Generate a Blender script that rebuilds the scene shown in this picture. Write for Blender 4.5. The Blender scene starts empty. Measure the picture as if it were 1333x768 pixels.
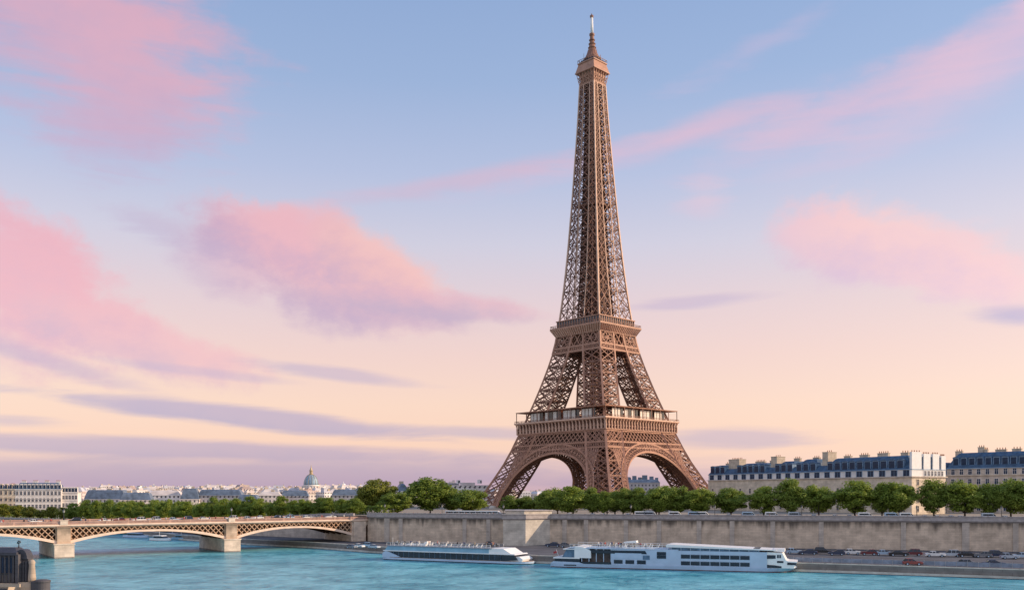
import bpy, bmesh, math, random
from mathutils import Vector, Matrix
from math import sin, cos, pi, sqrt, atan2, radians as R
random.seed(7)
S = bpy.context.scene
COL = S.collection

# ------------------------------------------------------------------ camera, light, sky
F = 1200.0; HX = 666.5; HY = 643.0; CZ = 21.75      # focal length / horizon measured on the 1333 px photograph
cam = bpy.data.cameras.new('camera'); camo = bpy.data.objects.new('camera', cam); COL.objects.link(camo)
camo.location = (0, 0, CZ); camo.rotation_euler = (pi/2, 0, 0)
cam.sensor_width = 36; cam.lens = 36*F/1333; cam.shift_y = (HY-384)/1333
cam.clip_start = 1; cam.clip_end = 30000
S.camera = camo
S.view_settings.view_transform = 'Standard'; S.view_settings.look = 'None'
S.view_settings.gamma = 1; S.view_settings.exposure = 0.0; S.view_settings.use_curve_mapping = False
S.cycles.max_bounces = 6; S.cycles.transparent_max_bounces = 8

SUN_EL = R(19.8); SX, SY = 0.9998, 0.02
sl = bpy.data.lights.new('sun', 'SUN'); so = bpy.data.objects.new('sun', sl); COL.objects.link(so)
sl.energy = 5.0; sl.angle = R(0.5); sl.color = (1.0, 0.74, 0.50)
sdir = Vector((SX*cos(SUN_EL), SY*cos(SUN_EL), sin(SUN_EL)))
so.rotation_euler = sdir.to_track_quat('Z', 'Y').to_euler(); so.location = (300, -30, 200)

def lin(c):
    return tuple(((v/255)/12.92 if v/255 <= .04045 else ((v/255+.055)/1.055)**2.4) for v in c)

W = bpy.data.worlds.new('World'); S.world = W; W.use_nodes = True
def build_sky():
    nt = W.node_tree; nt.nodes.clear(); N = nt.nodes.new; L = nt.links.new
    out = N('ShaderNodeOutputWorld')
    sky = N('ShaderNodeTexSky'); sky.sky_type = 'NISHITA'; sky.sun_disc = False
    sky.sun_elevation = SUN_EL; sky.sun_rotation = atan2(SX, SY)
    b1 = N('ShaderNodeBackground'); b1.inputs[1].default_value = 0.05; L(sky.outputs[0], b1.inputs[0])
    b2 = N('ShaderNodeBackground'); b2.inputs[1].default_value = 0.87
    ad = N('ShaderNodeAddShader'); L(b1.outputs[0], ad.inputs[0]); L(b2.outputs[0], ad.inputs[1]); L(ad.outputs[0], out.inputs[0])
    def put(inp, v):
        if isinstance(v, (int, float)): inp.default_value = v
        elif isinstance(v, tuple): inp.default_value = v if len(v) == 4 else v+(1,)
        else: L(v, inp)
    def M(op, a, b=None, c=None, clamp=False):
        n = N('ShaderNodeMath'); n.operation = op; n.use_clamp = clamp
        put(n.inputs[0], a)
        if b is not None: put(n.inputs[1], b)
        if c is not None: put(n.inputs[2], c)
        return n.outputs[0]
    def MIX(f, a, b):
        n = N('ShaderNodeMix'); n.data_type = 'RGBA'; put(n.inputs[0], f); put(n.inputs[6], a); put(n.inputs[7], b)
        return n.outputs[2]
    def SS(x, lo, hi):
        n = N('ShaderNodeMapRange'); n.interpolation_type = 'SMOOTHSTEP'; put(n.inputs[0], x)
        n.inputs[1].default_value = lo; n.inputs[2].default_value = hi; return n.outputs[0]
    tc = N('ShaderNodeTexCoord'); sp = N('ShaderNodeSeparateXYZ'); L(tc.outputs['Generated'], sp.inputs[0])
    x, y, z = sp.outputs
    az = M('ARCTAN2', x, y)
    el = M('ARCTAN2', z, M('SQRT', M('ADD', M('MULTIPLY', x, x), M('MULTIPLY', y, y))))
    def AE(px, py):
        a = math.atan((px-HX)/F); return a, math.atan((HY-py)/F*cos(a))
    # clear-sky colours by elevation
    ramp = N('ShaderNodeValToRGB'); L(M('DIVIDE', el, 1.5, clamp=True), ramp.inputs[0])
    stops = [(0.0, (222,178,186)), (R(1.6), (232,188,184)), (R(3.2), (243,193,172)), (R(5.5), (246,200,175)),
             (R(8.5), (240,197,183)), (R(11.5), (229,197,195)), (R(15), (209,199,211)), (R(19), (181,187,214)),
             (R(24), (153,173,209)), (R(30), (137,162,204)), (R(60), (104,142,204))]
    e = ramp.color_ramp.elements
    while len(e) < len(stops): e.new(0.5)
    for k, (p, c) in enumerate(stops):
        e[k].position = p/1.5; e[k].color = lin(c)+(1,)
    col = ramp.outputs[0]
    # sky behind the camera paled and brightened, added as fill for shaded fronts
    back = SS(y, 0.15, -0.6)
    col = MIX(M('MULTIPLY', back, 0.85), col, lin((220, 222, 236)))
    # side glow: warmer and lighter towards the sun
    warm = M('MULTIPLY', SS(az, 0.05, 0.55), SS(el, 0.42, 0.02))
    col = MIX(M('MULTIPLY', warm, 0.35), col, lin((249, 204, 180)))
    # shared noise
    def noise(sx, sz, scale, detail, rough=0.55, seed=0.0, dist=0.0):
        cb = N('ShaderNodeCombineXYZ'); put(cb.inputs[0], M('MULTIPLY', az, sx)); put(cb.inputs[1], M('MULTIPLY', el, sz)); cb.inputs[2].default_value = seed
        n = N('ShaderNodeTexNoise'); n.inputs['Scale'].default_value = scale; n.inputs['Detail'].default_value = detail
        n.inputs['Roughness'].default_value = rough; n.inputs['Distortion'].default_value = dist
        L(cb.outputs[0], n.inputs['Vector']); return n.outputs[0]
    nb = M('MULTIPLY', M('SUBTRACT', noise(1, 1.35, 10, 9, .60, 3.1, .15), 0.5), 1.15)          # billows
    nf = M('SUBTRACT', noise(1, 1.6, 34, 8, .62, 11.0, .25), 0.5)          # fine broken detail
    nbig = M('SUBTRACT', noise(1, 1.3, 3.6, 4, .5, 8.0), 0.5)
    nw = M('SUBTRACT', noise(1, 7, 7, 6, .55, 5.7, .5), 0.5)            # wisps drawn out sideways
    # (px, py, rx, ry, tilt deg, edge noise, softness, opacity, lit colour, shade colour, kind)
    P1, P2 = (243,178,192), (250,196,196); V1, V2 = (196,170,198), (186,164,200); PK = (232,180,204)
    clouds = [
        (115, 40, 200, 130, -22, 1.3, 1.15, .85, (238,180,197), (214,176,203), 0),
        (150, 170, 90, 70, 10, 1.3, 1.2, .45, (214,178,206), (204,176,208), 0),
        (880, 180, 300, 23, 12, .9, 1.35, .66, (240,186,202), (226,184,208), 0),
        (1120, 130, 270, 34, 16, .9, 1.25, .66, (241,188,204), (226,184,208), 0),
        (1290, 70, 210, 42, 23, .9, 1.25, .6, (240,190,206), (226,186,210), 0),
        (600, 236, 230, 16, 10, .8, 1.1, .5, (234,188,206), (218,186,210), 0),
        (1180, 165, 240, 34, 14, .8, 1.3, .35, (228,192,212), (220,190,212), 0),
        (1000, 55, 160, 20, 20, 1.4, 1.2, .28, (225,188,214), (210,186,216), 0),
        (385, 288, 80, 30, 4, .8, .7, .8, (246,190,196), (214,178,202), 1),
        (310, 350, 85, 52, -14, .9, .9, .6, (236,182,196), (206,172,202), 1),
        (405, 345, 160, 64, -20, .9, .8, .95, (251,190,192), (206,172,200), 1),
        (360, 312, 90, 48, -10, .8, .6, .9, (246,186,194), (206,170,200), 1),
        (480, 345, 98, 46, -24, .8, .6, .9, (255,198,190), (214,174,198), 1),
        (470, 400, 160, 20, -7, .9, .8, .5, (214,176,198), (200,168,200), 1),
        (590, 400, 150, 19, -4, .9, .8, .8, (236,184,196), (200,172,200), 1),
        (220, 300, 110, 22, -12, 1.4, 1.0, .45, (206,180,206), (192,170,206), 0),
        (30, 368, 130, 82, -25, .85, .6, .95, (248,180,190), (232,178,196), 1),
        (160, 440, 145, 36, -14, .9, .7, .85, (247,188,194), (216,176,200), 1),
        (60, 470, 140, 15, -14, .9, 1.0, .55, (206,168,196), (188,160,196), 2),
        (1065, 308, 80, 42, -12, .8, .6, .8, (248,192,196), (222,184,206), 1),
        (1245, 358, 130, 42, -14, .8, .6, .85, (252,198,196), (226,186,206), 1),
        (1150, 325, 135, 52, -12, .9, .75, .92, (252,200,196), (222,184,206), 1),
        (1310, 375, 130, 42, -12, 1.0, .8, .8, (250,198,198), (226,186,206), 1),
        (915, 262, 50, 36, 0, 1.2, 1.0, .45, (240,196,208), (228,192,210), 0),
        (1325, 410, 70, 15, -6, .8, .9, .75, (200,172,200), (186,166,202), 2),
        (910, 392, 110, 10, 3, .9, .9, .55, (212,180,202), (200,176,206), 2),
        (440, 487, 140, 11, -6, .9, .9, .6, (204,172,198), (192,166,200), 2),
        (250, 482, 150, 7, -5, .9, .9, .45, (214,176,198), (200,170,200), 2),
        (330, 545, 300, 15, -5, .75, .6, .88, (196,164,194), (180,156,196), 2),
        (620, 563, 230, 11, -2, .8, .8, .7, (206,172,194), (194,168,198), 2),
        (20, 548, 70, 9, 0, .9, .9, .6, (204,172,196), (196,168,198), 2),
        (960, 568, 130, 16, -1, .8, .8, .75, (208,172,196), (196,168,198), 2),
        (200, 584, 520, 15, -1, .6, .7, .85, (192,160,194), (178,154,196), 2),
        (330, 622, 900, 36, 0, .5, .9, .92, (188,160,194), (178,156,196), 2),
    ]
    for (px, py, rx, ry, tilt, ne, soft, op, lc, sc, kind) in clouds:
        k_ = (18,17,14) if kind == 2 else ((1,4,10) if px > 840 else (6,14,20))       # allow for the clear-sky light added in front of them
        lc = tuple(max(0,c-q) for c,q in zip(lc,k_)); sc = tuple(max(0,c-q) for c,q in zip(sc,k_))
        a0, e0 = AE(px, py); rx /= F; ry /= F; t = R(tilt)
        dx = M('SUBTRACT', az, a0); dy = M('SUBTRACT', el, e0)
        lx = M('DIVIDE', M('ADD', M('MULTIPLY', dx, cos(t)), M('MULTIPLY', dy, sin(t))), rx)
        ly = M('DIVIDE', M('SUBTRACT', M('MULTIPLY', dy, cos(t)), M('MULTIPLY', dx, sin(t))), ry)
        d = M('SQRT', M('ADD', M('MULTIPLY', lx, lx), M('MULTIPLY', ly, ly)))
        n = nw if kind == 2 else M('ADD', M('ADD', M('MULTIPLY', nb, 1.05), M('MULTIPLY', nbig, 0.75)), M('MULTIPLY', nf, .36))
        if kind == 0: n = M('ADD', M('ADD', M('MULTIPLY', nw, .8), M('MULTIPLY', nbig, .8)), M('MULTIPLY', nf, .3))
        v = M('ADD', M('SUBTRACT', 1.0, d), M('MULTIPLY', n, ne*1.6))
        m = M('MULTIPLY', SS(v, -0.12, soft*0.85), op)
        sh = SS(M('ADD', M('ADD', M('MULTIPLY', ly, -0.7), M('MULTIPLY', lx, -0.25)), M('ADD', M('MULTIPLY', nb, 2.0), M('MULTIPLY', nf, .9))), -0.55, 0.95)
        col = MIX(m, col, MIX(sh, lin(lc), lin(sc)))
    low = SS(el, 0.0, -0.02)
    col = MIX(low, col, lin((150, 140, 150)))
    L(col, b2.inputs[0])
build_sky()

# ------------------------------------------------------------------ helpers
def X(px, d): return (px-HX)/F*d
def Z(py, d): return CZ+(HY-py)/F*d

class MB:
    def __init__(s): s.v = []; s.f = []; s.m = []
    def add(s, vs, fs, mi=0):
        o = len(s.v); s.v += [tuple(p) for p in vs]; s.f += [tuple(i+o for i in f) for f in fs]; s.m += [mi]*len(fs); return s
    def box(s, x0, x1, y0, y1, z0, z1, mi=0):
        return s.add([(x0,y0,z0),(x1,y0,z0),(x1,y1,z0),(x0,y1,z0),(x0,y0,z1),(x1,y0,z1),(x1,y1,z1),(x0,y1,z1)],
              [(3,2,1,0),(4,5,6,7),(0,1,5,4),(1,2,6,5),(2,3,7,6),(3,0,4,7)], mi)
    def frus(s, b, z0, t, z1, mi=0):       # b, t = (x0,x1,y0,y1)
        return s.add([(b[0],b[2],z0),(b[1],b[2],z0),(b[1],b[3],z0),(b[0],b[3],z0),(t[0],t[2],z1),(t[1],t[2],z1),(t[1],t[3],z1),(t[0],t[3],z1)],
              [(3,2,1,0),(4,5,6,7),(0,1,5,4),(1,2,6,5),(2,3,7,6),(3,0,4,7)], mi)
    def bar(s, p, q, w, h=None, mi=0):
        p = Vector(p); q = Vector(q); d = q-p
        if d.length < 1e-6: return s
        d.normalize(); up = Vector((0,0,1)) if abs(d.z) < .95 else Vector((1,0,0))
        a = d.cross(up).normalized()*(w/2); b = d.cross(a).normalized()*((h or w)/2)
        vs = [p-a-b,p+a-b,p+a+b,p-a+b,q-a-b,q+a-b,q+a+b,q-a+b]
        return s.add(vs, [(3,2,1,0),(4,5,6,7),(0,1,5,4),(1,2,6,5),(2,3,7,6),(3,0,4,7)], mi)
    def prism(s, poly, z0, z1, mi=0, top=None):    # poly counter-clockwise
        n = len(poly); tp = top or poly
        s.add([(x,y,z0) for x,y in poly]+[(x,y,z1) for x,y in tp],
              [tuple(reversed(range(n))), tuple(range(n,2*n))]+[(i,(i+1)%n,n+(i+1)%n,n+i) for i in range(n)], mi); return s
    def sideprism(s, poly, y0, y1, mi=0):          # poly in x,z
        n = len(poly)
        s.add([(x,y0,z) for x,z in poly]+[(x,y1,z) for x,z in poly],
              [tuple(range(n)), tuple(reversed(range(n,2*n)))]+[((i+1)%n,i,n+i,n+(i+1)%n) for i in range(n)], mi); return s
    def lathe(s, prof, n=16, c=(0,0,0), mi=0, sx=1, sy=1):
        vs = []; fs = []
        for r, z in prof:
            for k in range(n):
                a = 2*pi*(k+.5)/n; vs.append((c[0]+r*cos(a)*sx, c[1]+r*sin(a)*sy, c[2]+z))
        for j in range(len(prof)-1):
            for k in range(n):
                k2 = (k+1) % n; fs.append((j*n+k, j*n+k2, (j+1)*n+k2, (j+1)*n+k))
        fs.append(tuple(reversed(range(n)))); fs.append(tuple(range((len(prof)-1)*n, len(prof)*n)))
        return s.add(vs, fs, mi)
    def lattice(s, A, B, C, D, n, m, w, chords=True, cw=None, mi=0):   # A,B bottom; D,C top
        A, B, C, D = map(Vector, (A,B,C,D))
        P = lambda i, j: (A.lerp(B, i/n)).lerp(D.lerp(C, i/n), j/m)
        for j in range(m):
            for i in range(n):
                s.bar(P(i,j), P(i+1,j+1), w, None, mi); s.bar(P(i+1,j), P(i,j+1), w, None, mi)
        if chords:
            s.bar(A, B, cw or w, None, mi); s.bar(D, C, cw or w, None, mi)
        return s
    def mesh(s, name, mats, smooth=False):
        me = bpy.data.meshes.new(name); me.from_pydata(s.v, [], s.f)
        for m in (mats if isinstance(mats, (list, tuple)) else [mats]): me.materials.append(m)
        if any(s.m): me.polygons.foreach_set('material_index', s.m)
        if smooth: me.polygons.foreach_set('use_smooth', [True]*len(me.polygons))
        me.update(); return me
    def build(s, name, mats, parent=None, smooth=False):
        return link(name, s.mesh(name, mats, smooth), parent)
def link(name, me, parent=None):
    o = bpy.data.objects.new(name, me); COL.objects.link(o)
    if parent: o.parent = parent
    return o
def tag(o, label=None, cat=None, group=None, kind=None):
    if label: o['label'] = label
    if cat: o['category'] = cat
    if group: o['group'] = group
    if kind: o['kind'] = kind
    return o
def thing(name, loc, rz, label, cat, group=None):
    o = link(name, None); o.location = loc; o.rotation_euler = (0,0,rz); o.empty_display_size = 1
    return tag(o, label, cat, group)
def copy_tree(o, parent=None):
    c = o.copy(); COL.objects.link(c)
    if parent: c.parent = parent
    for ch in list(o.children): copy_tree(ch, c)
    return c

# ------------------------------------------------------------------ materials
def mat(name, c, rough=.7, var=.12, scale=.6, metal=0, spec=.3, c2=None, bump=0, detail=5):
    m = bpy.data.materials.new(name); m.use_nodes = True; nt = m.node_tree; N = nt.nodes.new; L = nt.links.new
    b = nt.nodes['Principled BSDF']; b.inputs['Roughness'].default_value = rough; b.inputs['Metallic'].default_value = metal
    b.inputs['Specular IOR Level'].default_value = spec
    tc = N('ShaderNodeTexCoord'); n = N('ShaderNodeTexNoise'); n.inputs['Scale'].default_value = scale; n.inputs['Detail'].default_value = detail
    L(tc.outputs['Object'], n.inputs['Vector'])
    mr = N('ShaderNodeMapRange'); mr.inputs[1].default_value = .3; mr.inputs[2].default_value = .7; L(n.outputs[0], mr.inputs[0])
    mx = N('ShaderNodeMix'); mx.data_type = 'RGBA'; L(mr.outputs[0], mx.inputs[0])
    d = c2 or tuple(v*(1-var*1.6) for v in c); u = c if c2 else tuple(min(1, v*(1+var)) for v in c)
    mx.inputs[6].default_value = d+(1,); mx.inputs[7].default_value = u+(1,)
    L(mx.outputs[2], b.inputs['Base Color'])
    if bump:
        bp = N('ShaderNodeBump'); bp.inputs['Strength'].default_value = bump; L(n.outputs[0], bp.inputs['Height']); L(bp.outputs[0], b.inputs['Normal'])
    m['mx'] = 1
    return m
def stone(name, c, bw=1.6, bh=.7, mortar=.025, stain=0.0, zstain=12.3, depth=4.0, mc=None):
    """ashlar: courses from a brick texture run along the face, rain stains below a ledge at zstain"""
    m = mat(name, c, .85, .16, .35); nt = m.node_tree; N = nt.nodes.new; L = nt.links.new
    b = nt.nodes['Principled BSDF']; src = b.inputs['Base Color'].links[0].from_socket
    tc = N('ShaderNodeTexCoord'); sp = N('ShaderNodeSeparateXYZ'); L(tc.outputs['Object'], sp.inputs[0])
    ad = N('ShaderNodeMath'); ad.operation = 'ADD'; L(sp.outputs[0], ad.inputs[0]); L(sp.outputs[1], ad.inputs[1])
    cb = N('ShaderNodeCombineXYZ'); L(ad.outputs[0], cb.inputs[0]); L(sp.outputs[2], cb.inputs[1])
    br = N('ShaderNodeTexBrick'); L(cb.outputs[0], br.inputs['Vector']); br.inputs['Scale'].default_value = 1
    br.inputs['Brick Width'].default_value = bw; br.inputs['Row Height'].default_value = bh; br.inputs['Mortar Size'].default_value = mortar
    br.inputs['Color1'].default_value = (1,1,1,1); br.inputs['Color2'].default_value = (.86,.86,.86,1); br.inputs['Mortar'].default_value = (.62,.6,.58,1)
    mu = N('ShaderNodeMix'); mu.data_type = 'RGBA'; mu.blend_type = 'MULTIPLY'; mu.inputs[0].default_value = 1
    L(src, mu.inputs[6]); L(br.outputs[0], mu.inputs[7]); o = mu.outputs[2]
    if stain:
        mp = N('ShaderNodeMapping'); mp.inputs['Scale'].default_value = (.55,.55,.03); L(tc.outputs['Object'], mp.inputs[0])
        n = N('ShaderNodeTexNoise'); n.inputs['Scale'].default_value = 1; n.inputs['Detail'].default_value = 4; L(mp.outputs[0], n.inputs['Vector'])
        ma = N('ShaderNodeMath'); ma.operation = 'MULTIPLY_ADD'; L(n.outputs[0], ma.inputs[0]); ma.inputs[1].default_value = depth*1.4; L(sp.outputs[2], ma.inputs[2])
        mr = N('ShaderNodeMapRange'); mr.interpolation_type = 'SMOOTHSTEP'; L(ma.outputs[0], mr.inputs[0])
        mr.inputs[1].default_value = zstain-depth*.5+depth*.5; mr.inputs[2].default_value = zstain+depth*.75; mr.inputs[4].default_value = stain
        m2 = N('ShaderNodeMix'); m2.data_type = 'RGBA'; L(mr.outputs[0], m2.inputs[0]); L(o, m2.inputs[6]); m2.inputs[7].default_value = (.055,.048,.042,1); o = m2.outputs[2]
    L(o, b.inputs['Base Color']); return m
def glass(name, c, rough=.08, spec=.6): return mat(name, c, rough, .25, .8, spec=spec)

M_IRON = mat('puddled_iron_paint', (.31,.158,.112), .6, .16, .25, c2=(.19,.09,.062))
M_IRON_SHADE = mat('dark_brown_iron_paint', (.145,.070,.048), .7, .2, .25)  # darker copy for inner members, their shade put into the colour
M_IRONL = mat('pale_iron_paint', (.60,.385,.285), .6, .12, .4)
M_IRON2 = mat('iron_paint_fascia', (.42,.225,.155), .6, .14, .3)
M_DARKGLASS = glass('dark_glazing', (.02,.028,.045))
M_PAVGLASS = mat('pavilion_blinds', (.66,.61,.56), .25, .06, .3, spec=.6)
M_WHITE = mat('white_paint', (.78,.78,.77), .35, .05, .6)
M_WALL = stone('embankment_stone', (.66,.525,.405), 1.7, .62, .02, .88, 12.4, 4.6)
M_PIL = stone('pilaster_stone', (.54,.465,.40), 1.7, .62, .02, .25, 12.6, 3.0)
M_PARA = mat('parapet_stone', (.38,.345,.335), .85, .14, .8)
M_BUTT = stone('buttress_stone', (.60,.55,.48), 1.5, .75, .015)
M_QUAY = stone('quay_stone', (.36,.325,.30), 2.2, .8, .03, .45, 1.0, 3)
M_LIP = mat('quay_lip_stone', (.55,.50,.43), .8, .15, .5)
M_ASPH = mat('quay_asphalt', (.105,.105,.115), .85, .22, .15)
M_GROUND = mat('promenade_ground', (.30,.26,.21), .95, .2, .05)
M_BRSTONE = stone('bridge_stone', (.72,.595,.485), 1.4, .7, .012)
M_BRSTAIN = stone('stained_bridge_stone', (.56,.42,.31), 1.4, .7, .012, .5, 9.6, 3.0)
M_BRPAINT = mat('bridge_cream_paint', (.78,.585,.455), .6, .10, .4)
M_BRLAT = mat('bridge_lattice_paint', (.54,.34,.22), .6, .15, .6)
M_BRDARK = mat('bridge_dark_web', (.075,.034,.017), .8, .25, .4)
M_BRRAIL = mat('bridge_railing_paint', (.46,.285,.225), .7, .15, .5)
M_ROAD = mat('bridge_road', (.22,.20,.19), .9, .2, .2)
M_BARK = mat('tree_bark', (.085,.062,.045), .9, .3, 1.2)
M_CREAM = stone('cream_facade', (.70,.59,.46), 3.0, .9, .012)
M_CREAM2 = stone('warm_grey_facade', (.60,.51,.43), 3.0, .9, .012)
M_PALE = mat('pale_plaster', (.70,.665,.64), .8, .10, .3)
M_SLATE = mat('blue_slate', (.058,.11,.185), .45, .25, .5)
M_ZINC = mat('light_zinc', (.24,.36,.50), .4, .2, .4)
M_NAVY = glass('navy_window', (.018,.036,.075), .35, .22)
M_CHIM = mat('chimney_render', (.55,.46,.36), .9, .15, .5)
M_POT = mat('terracotta_pots', (.38,.17,.10), .9, .2, 1)
M_TYRE = mat('tyre_rubber', (.02,.02,.022), .8, .1, 2)

def leaf_mat(name, c1, c2):
    m = bpy.data.materials.new(name); m.use_nodes = True; nt = m.node_tree; N = nt.nodes.new; L = nt.links.new
    b = nt.nodes['Principled BSDF']; out = nt.nodes['Material Output']
    tc = N('ShaderNodeTexCoord'); n = N('ShaderNodeTexNoise'); n.inputs['Scale'].default_value = .55; n.inputs['Detail'].default_value = 6; n.inputs['Roughness'].default_value = .7
    L(tc.outputs['Object'], n.inputs['Vector'])
    r = N('ShaderNodeValToRGB'); r.color_ramp.elements[0].position = .33; r.color_ramp.elements[1].position = .68
    r.color_ramp.elements[0].color = c1+(1,); r.color_ramp.elements[1].color = c2+(1,)
    L(n.outputs[0], r.inputs[0]); L(r.outputs[0], b.inputs['Base Color']); b.inputs['Roughness'].default_value = .55; b.inputs['Specular IOR Level'].default_value = .25
    tr = N('ShaderNodeBsdfTranslucent'); L(r.outputs[0], tr.inputs[0])
    mx = N('ShaderNodeMixShader'); mx.inputs[0].default_value = .42; L(b.outputs[0], mx.inputs[1]); L(tr.outputs[0], mx.inputs[2]); L(mx.outputs[0], out.inputs[0])
    return m
LEAF = leaf_mat('plane_leaves', (.15,.22,.030), (.34,.41,.072))
LEAF_D = leaf_mat('dark_leaves', (.130,.195,.030), (.285,.355,.064))
LEAF_Y = leaf_mat('yellow_green_leaves', (.13,.155,.020), (.32,.33,.060))

def water_mat():
    m = bpy.data.materials.new('river_water'); m.use_nodes = True; nt = m.node_tree; N = nt.nodes.new; L = nt.links.new
    nt.nodes.remove(nt.nodes['Principled BSDF']); b = N('ShaderNodeBsdfDiffuse'); out = nt.nodes['Material Output']
    gl = N('ShaderNodeBsdfGlossy'); gl.inputs['Roughness'].default_value = .20; fr = N('ShaderNodeFresnel'); fr.inputs[0].default_value = 1.33
    fm = N('ShaderNodeMath'); fm.operation = 'MULTIPLY'; L(fr.outputs[0], fm.inputs[0]); fm.inputs[1].default_value = .58
    ms = N('ShaderNodeMixShader'); L(fm.outputs[0], ms.inputs[0]); L(b.outputs[0], ms.inputs[1]); L(gl.outputs[0], ms.inputs[2]); L(ms.outputs[0], out.inputs[0])
    tc = N('ShaderNodeTexCoord')
    def nz(scale, sc, det, dist=0):
        mp = N('ShaderNodeMapping'); mp.inputs['Scale'].default_value = sc; mp.inputs['Rotation'].default_value = (0,0,R(18)); L(tc.outputs['Object'], mp.inputs[0])
        n = N('ShaderNodeTexNoise'); n.inputs['Scale'].default_value = scale; n.inputs['Detail'].default_value = det; n.inputs['Distortion'].default_value = dist
        L(mp.outputs[0], n.inputs['Vector']); return n.outputs[0]
    big = nz(.045, (1,1.2,1), 5, .6); mid = nz(.22, (1,.8,1), 5, .8); fine = nz(.9, (1,.7,1), 3, .4)
    r = N('ShaderNodeValToRGB'); r.color_ramp.elements[0].position = .38; r.color_ramp.elements[1].position = .62
    r.color_ramp.elements[0].color = (.024,.25,.33,1); r.color_ramp.elements[1].color = (.19,.58,.67,1)
    mm = N('ShaderNodeMix'); mm.data_type = 'FLOAT'; mm.inputs[0].default_value = .45; L(big, mm.inputs[2]); L(mid, mm.inputs[3])
    L(mm.outputs[0], r.inputs[0]); L(r.outputs[0], b.inputs['Color'])
    m2 = N('ShaderNodeMath'); m2.operation = 'MULTIPLY_ADD'; L(fine, m2.inputs[0]); m2.inputs[1].default_value = .25; L(mid, m2.inputs[2])
    bp = N('ShaderNodeBump'); bp.inputs['Strength'].default_value = .55; bp.inputs['Distance'].default_value = .9; L(m2.outputs[0], bp.inputs['Height']); L(bp.outputs[0], b.inputs['Normal']); L(bp.outputs[0], gl.inputs['Normal']); L(bp.outputs[0], fr.inputs['Normal'])
    return m
M_WATER = water_mat()

# ------------------------------------------------------------------ river, quay, ground
w = MB(); w.add([(-2500,-400,0),(2500,-400,0),(2500,1600,0),(-2500,1600,0)], [(0,1,2,3)])
tag(w.build('water', M_WATER), kind='structure')

PZ = 12.8      # promenade level
WR = [(-59.8,381.7),(-55.0,375.0),(-3.45,356.5),(-3.35,347.3),(5.1,347.0),(14.6,354.0),(109,327.6),(172,310),(330,266),(640,180)]
WL = [(-900,1020),(-480,720),(-260,560),(-150,452),(-82,402),(-65.6,383)]
WLZ = [5,5,5.4,8.2,12.4,PZ]
QE = [(-900,960),(-440,680),(-219,520),(-160,440),(-113,395),(-80,371),(-53,343),(8,290),(87,256),(130,236),(330,150),(640,20)]
QZ = 2.4
def ground():
    pts = [(x,y,z) for (x,y),z in zip(WL,WLZ)]+[(x,y,PZ) for x,y in WR]
    rows = [(0,1,None),(45,1,None),(160,1.05,None),(600,1.3,None),(2500,2.6,11.0),(12000,9,8.0)]
    m = MB(); n = len(pts); vs = []
    for off, sx, zz in rows:
        for (x,y,z) in pts: vs.append((x*sx, y+off, zz if zz else z))
    fs = []
    for j in range(len(rows)-1):
        for i in range(n-1): fs.append((j*n+i, j*n+i+1, (j+1)*n+i+1, (j+1)*n+i))
    m.add(vs, fs); tag(m.build('ground', M_GROUND), kind='structure')
    # promenade roadway, a kerb and the pale pavement under the trees
    rp = MB()
    a = [(14.6,354.0),(109,327.6),(172,310),(330,266)]
    def strip(o0, o1, z):
        mm = MB(); k = len(a); nx, ny = .27, .963
        mm.add([(x+nx*o0, y+ny*o0, z) for x,y in a]+[(x+nx*o1, y+ny*o1, z) for x,y in a], [(i,i+1,k+i+1,k+i) for i in range(k-1)]); return mm
    tag(strip(4, 15, PZ+.03).build('road', M_ASPH), kind='structure')
    # quay
    q = MB(); poly = QE+list(reversed(WR))+list(reversed(WL))
    q.add([(x,y,QZ) for x,y in poly], [tuple(range(len(poly)))])
    o = q.build('quay', [M_ASPH, M_QUAY]); bm = bmesh.new(); bm.from_mesh(o.data); bmesh.ops.triangulate(bm, faces=bm.faces[:])
    for f in bm.faces:
        if f.normal.z < 0: f.normal_flip()
    k = [bm.verts.new((x,y,QZ)) for x,y in QE]; b = [bm.verts.new((x,y,-3)) for x,y in QE]
    for i in range(len(QE)-1):
        f = bm.faces.new((b[i],b[i+1],k[i+1],k[i])); f.material_index = 1
    bm.to_mesh(o.data); bm.free(); tag(o, kind='structure')
    lip = MB()
    for i in range(len(QE)-1):
        (x0,y0),(x1,y1) = QE[i],QE[i+1]; d = Vector((x1-x0,y1-y0,0)).normalized(); nrm = Vector((d.y,-d.x,0))
        p0 = Vector((x0,y0,0))-d*.3; p1 = Vector((x1,y1,0))+d*.3
        c0, c1 = p0+nrm*.35, p1+nrm*.35
        lip.bar((c0.x,c0.y,.42), (c1.x,c1.y,.42), .9, .6)
        c0, c1 = p0-nrm*.25, p1-nrm*.25
        lip.bar((c0.x,c0.y,QZ+.07), (c1.x,c1.y,QZ+.07), .6, .26)
    tag(lip.build('quay_kerb', M_LIP), kind='structure')
    # painted lane line on the quay road
    ln = MB()
    for i in range(34):
        t = 40+i*6; d = Vector((79,-34,0)).normalized(); p = Vector((8,302,QZ+.02))+d*(t-30)+Vector((.4,.92,0))*8
        a_, b_ = p, p+d*3; nn = Vector((-d.y,d.x,0))*.08
        ln.add([a_-nn, b_-nn, b_+nn, a_+nn], [(0,1,2,3)])
    tag(ln.build('road_marking', M_WHITE), kind='structure')
ground()

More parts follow.
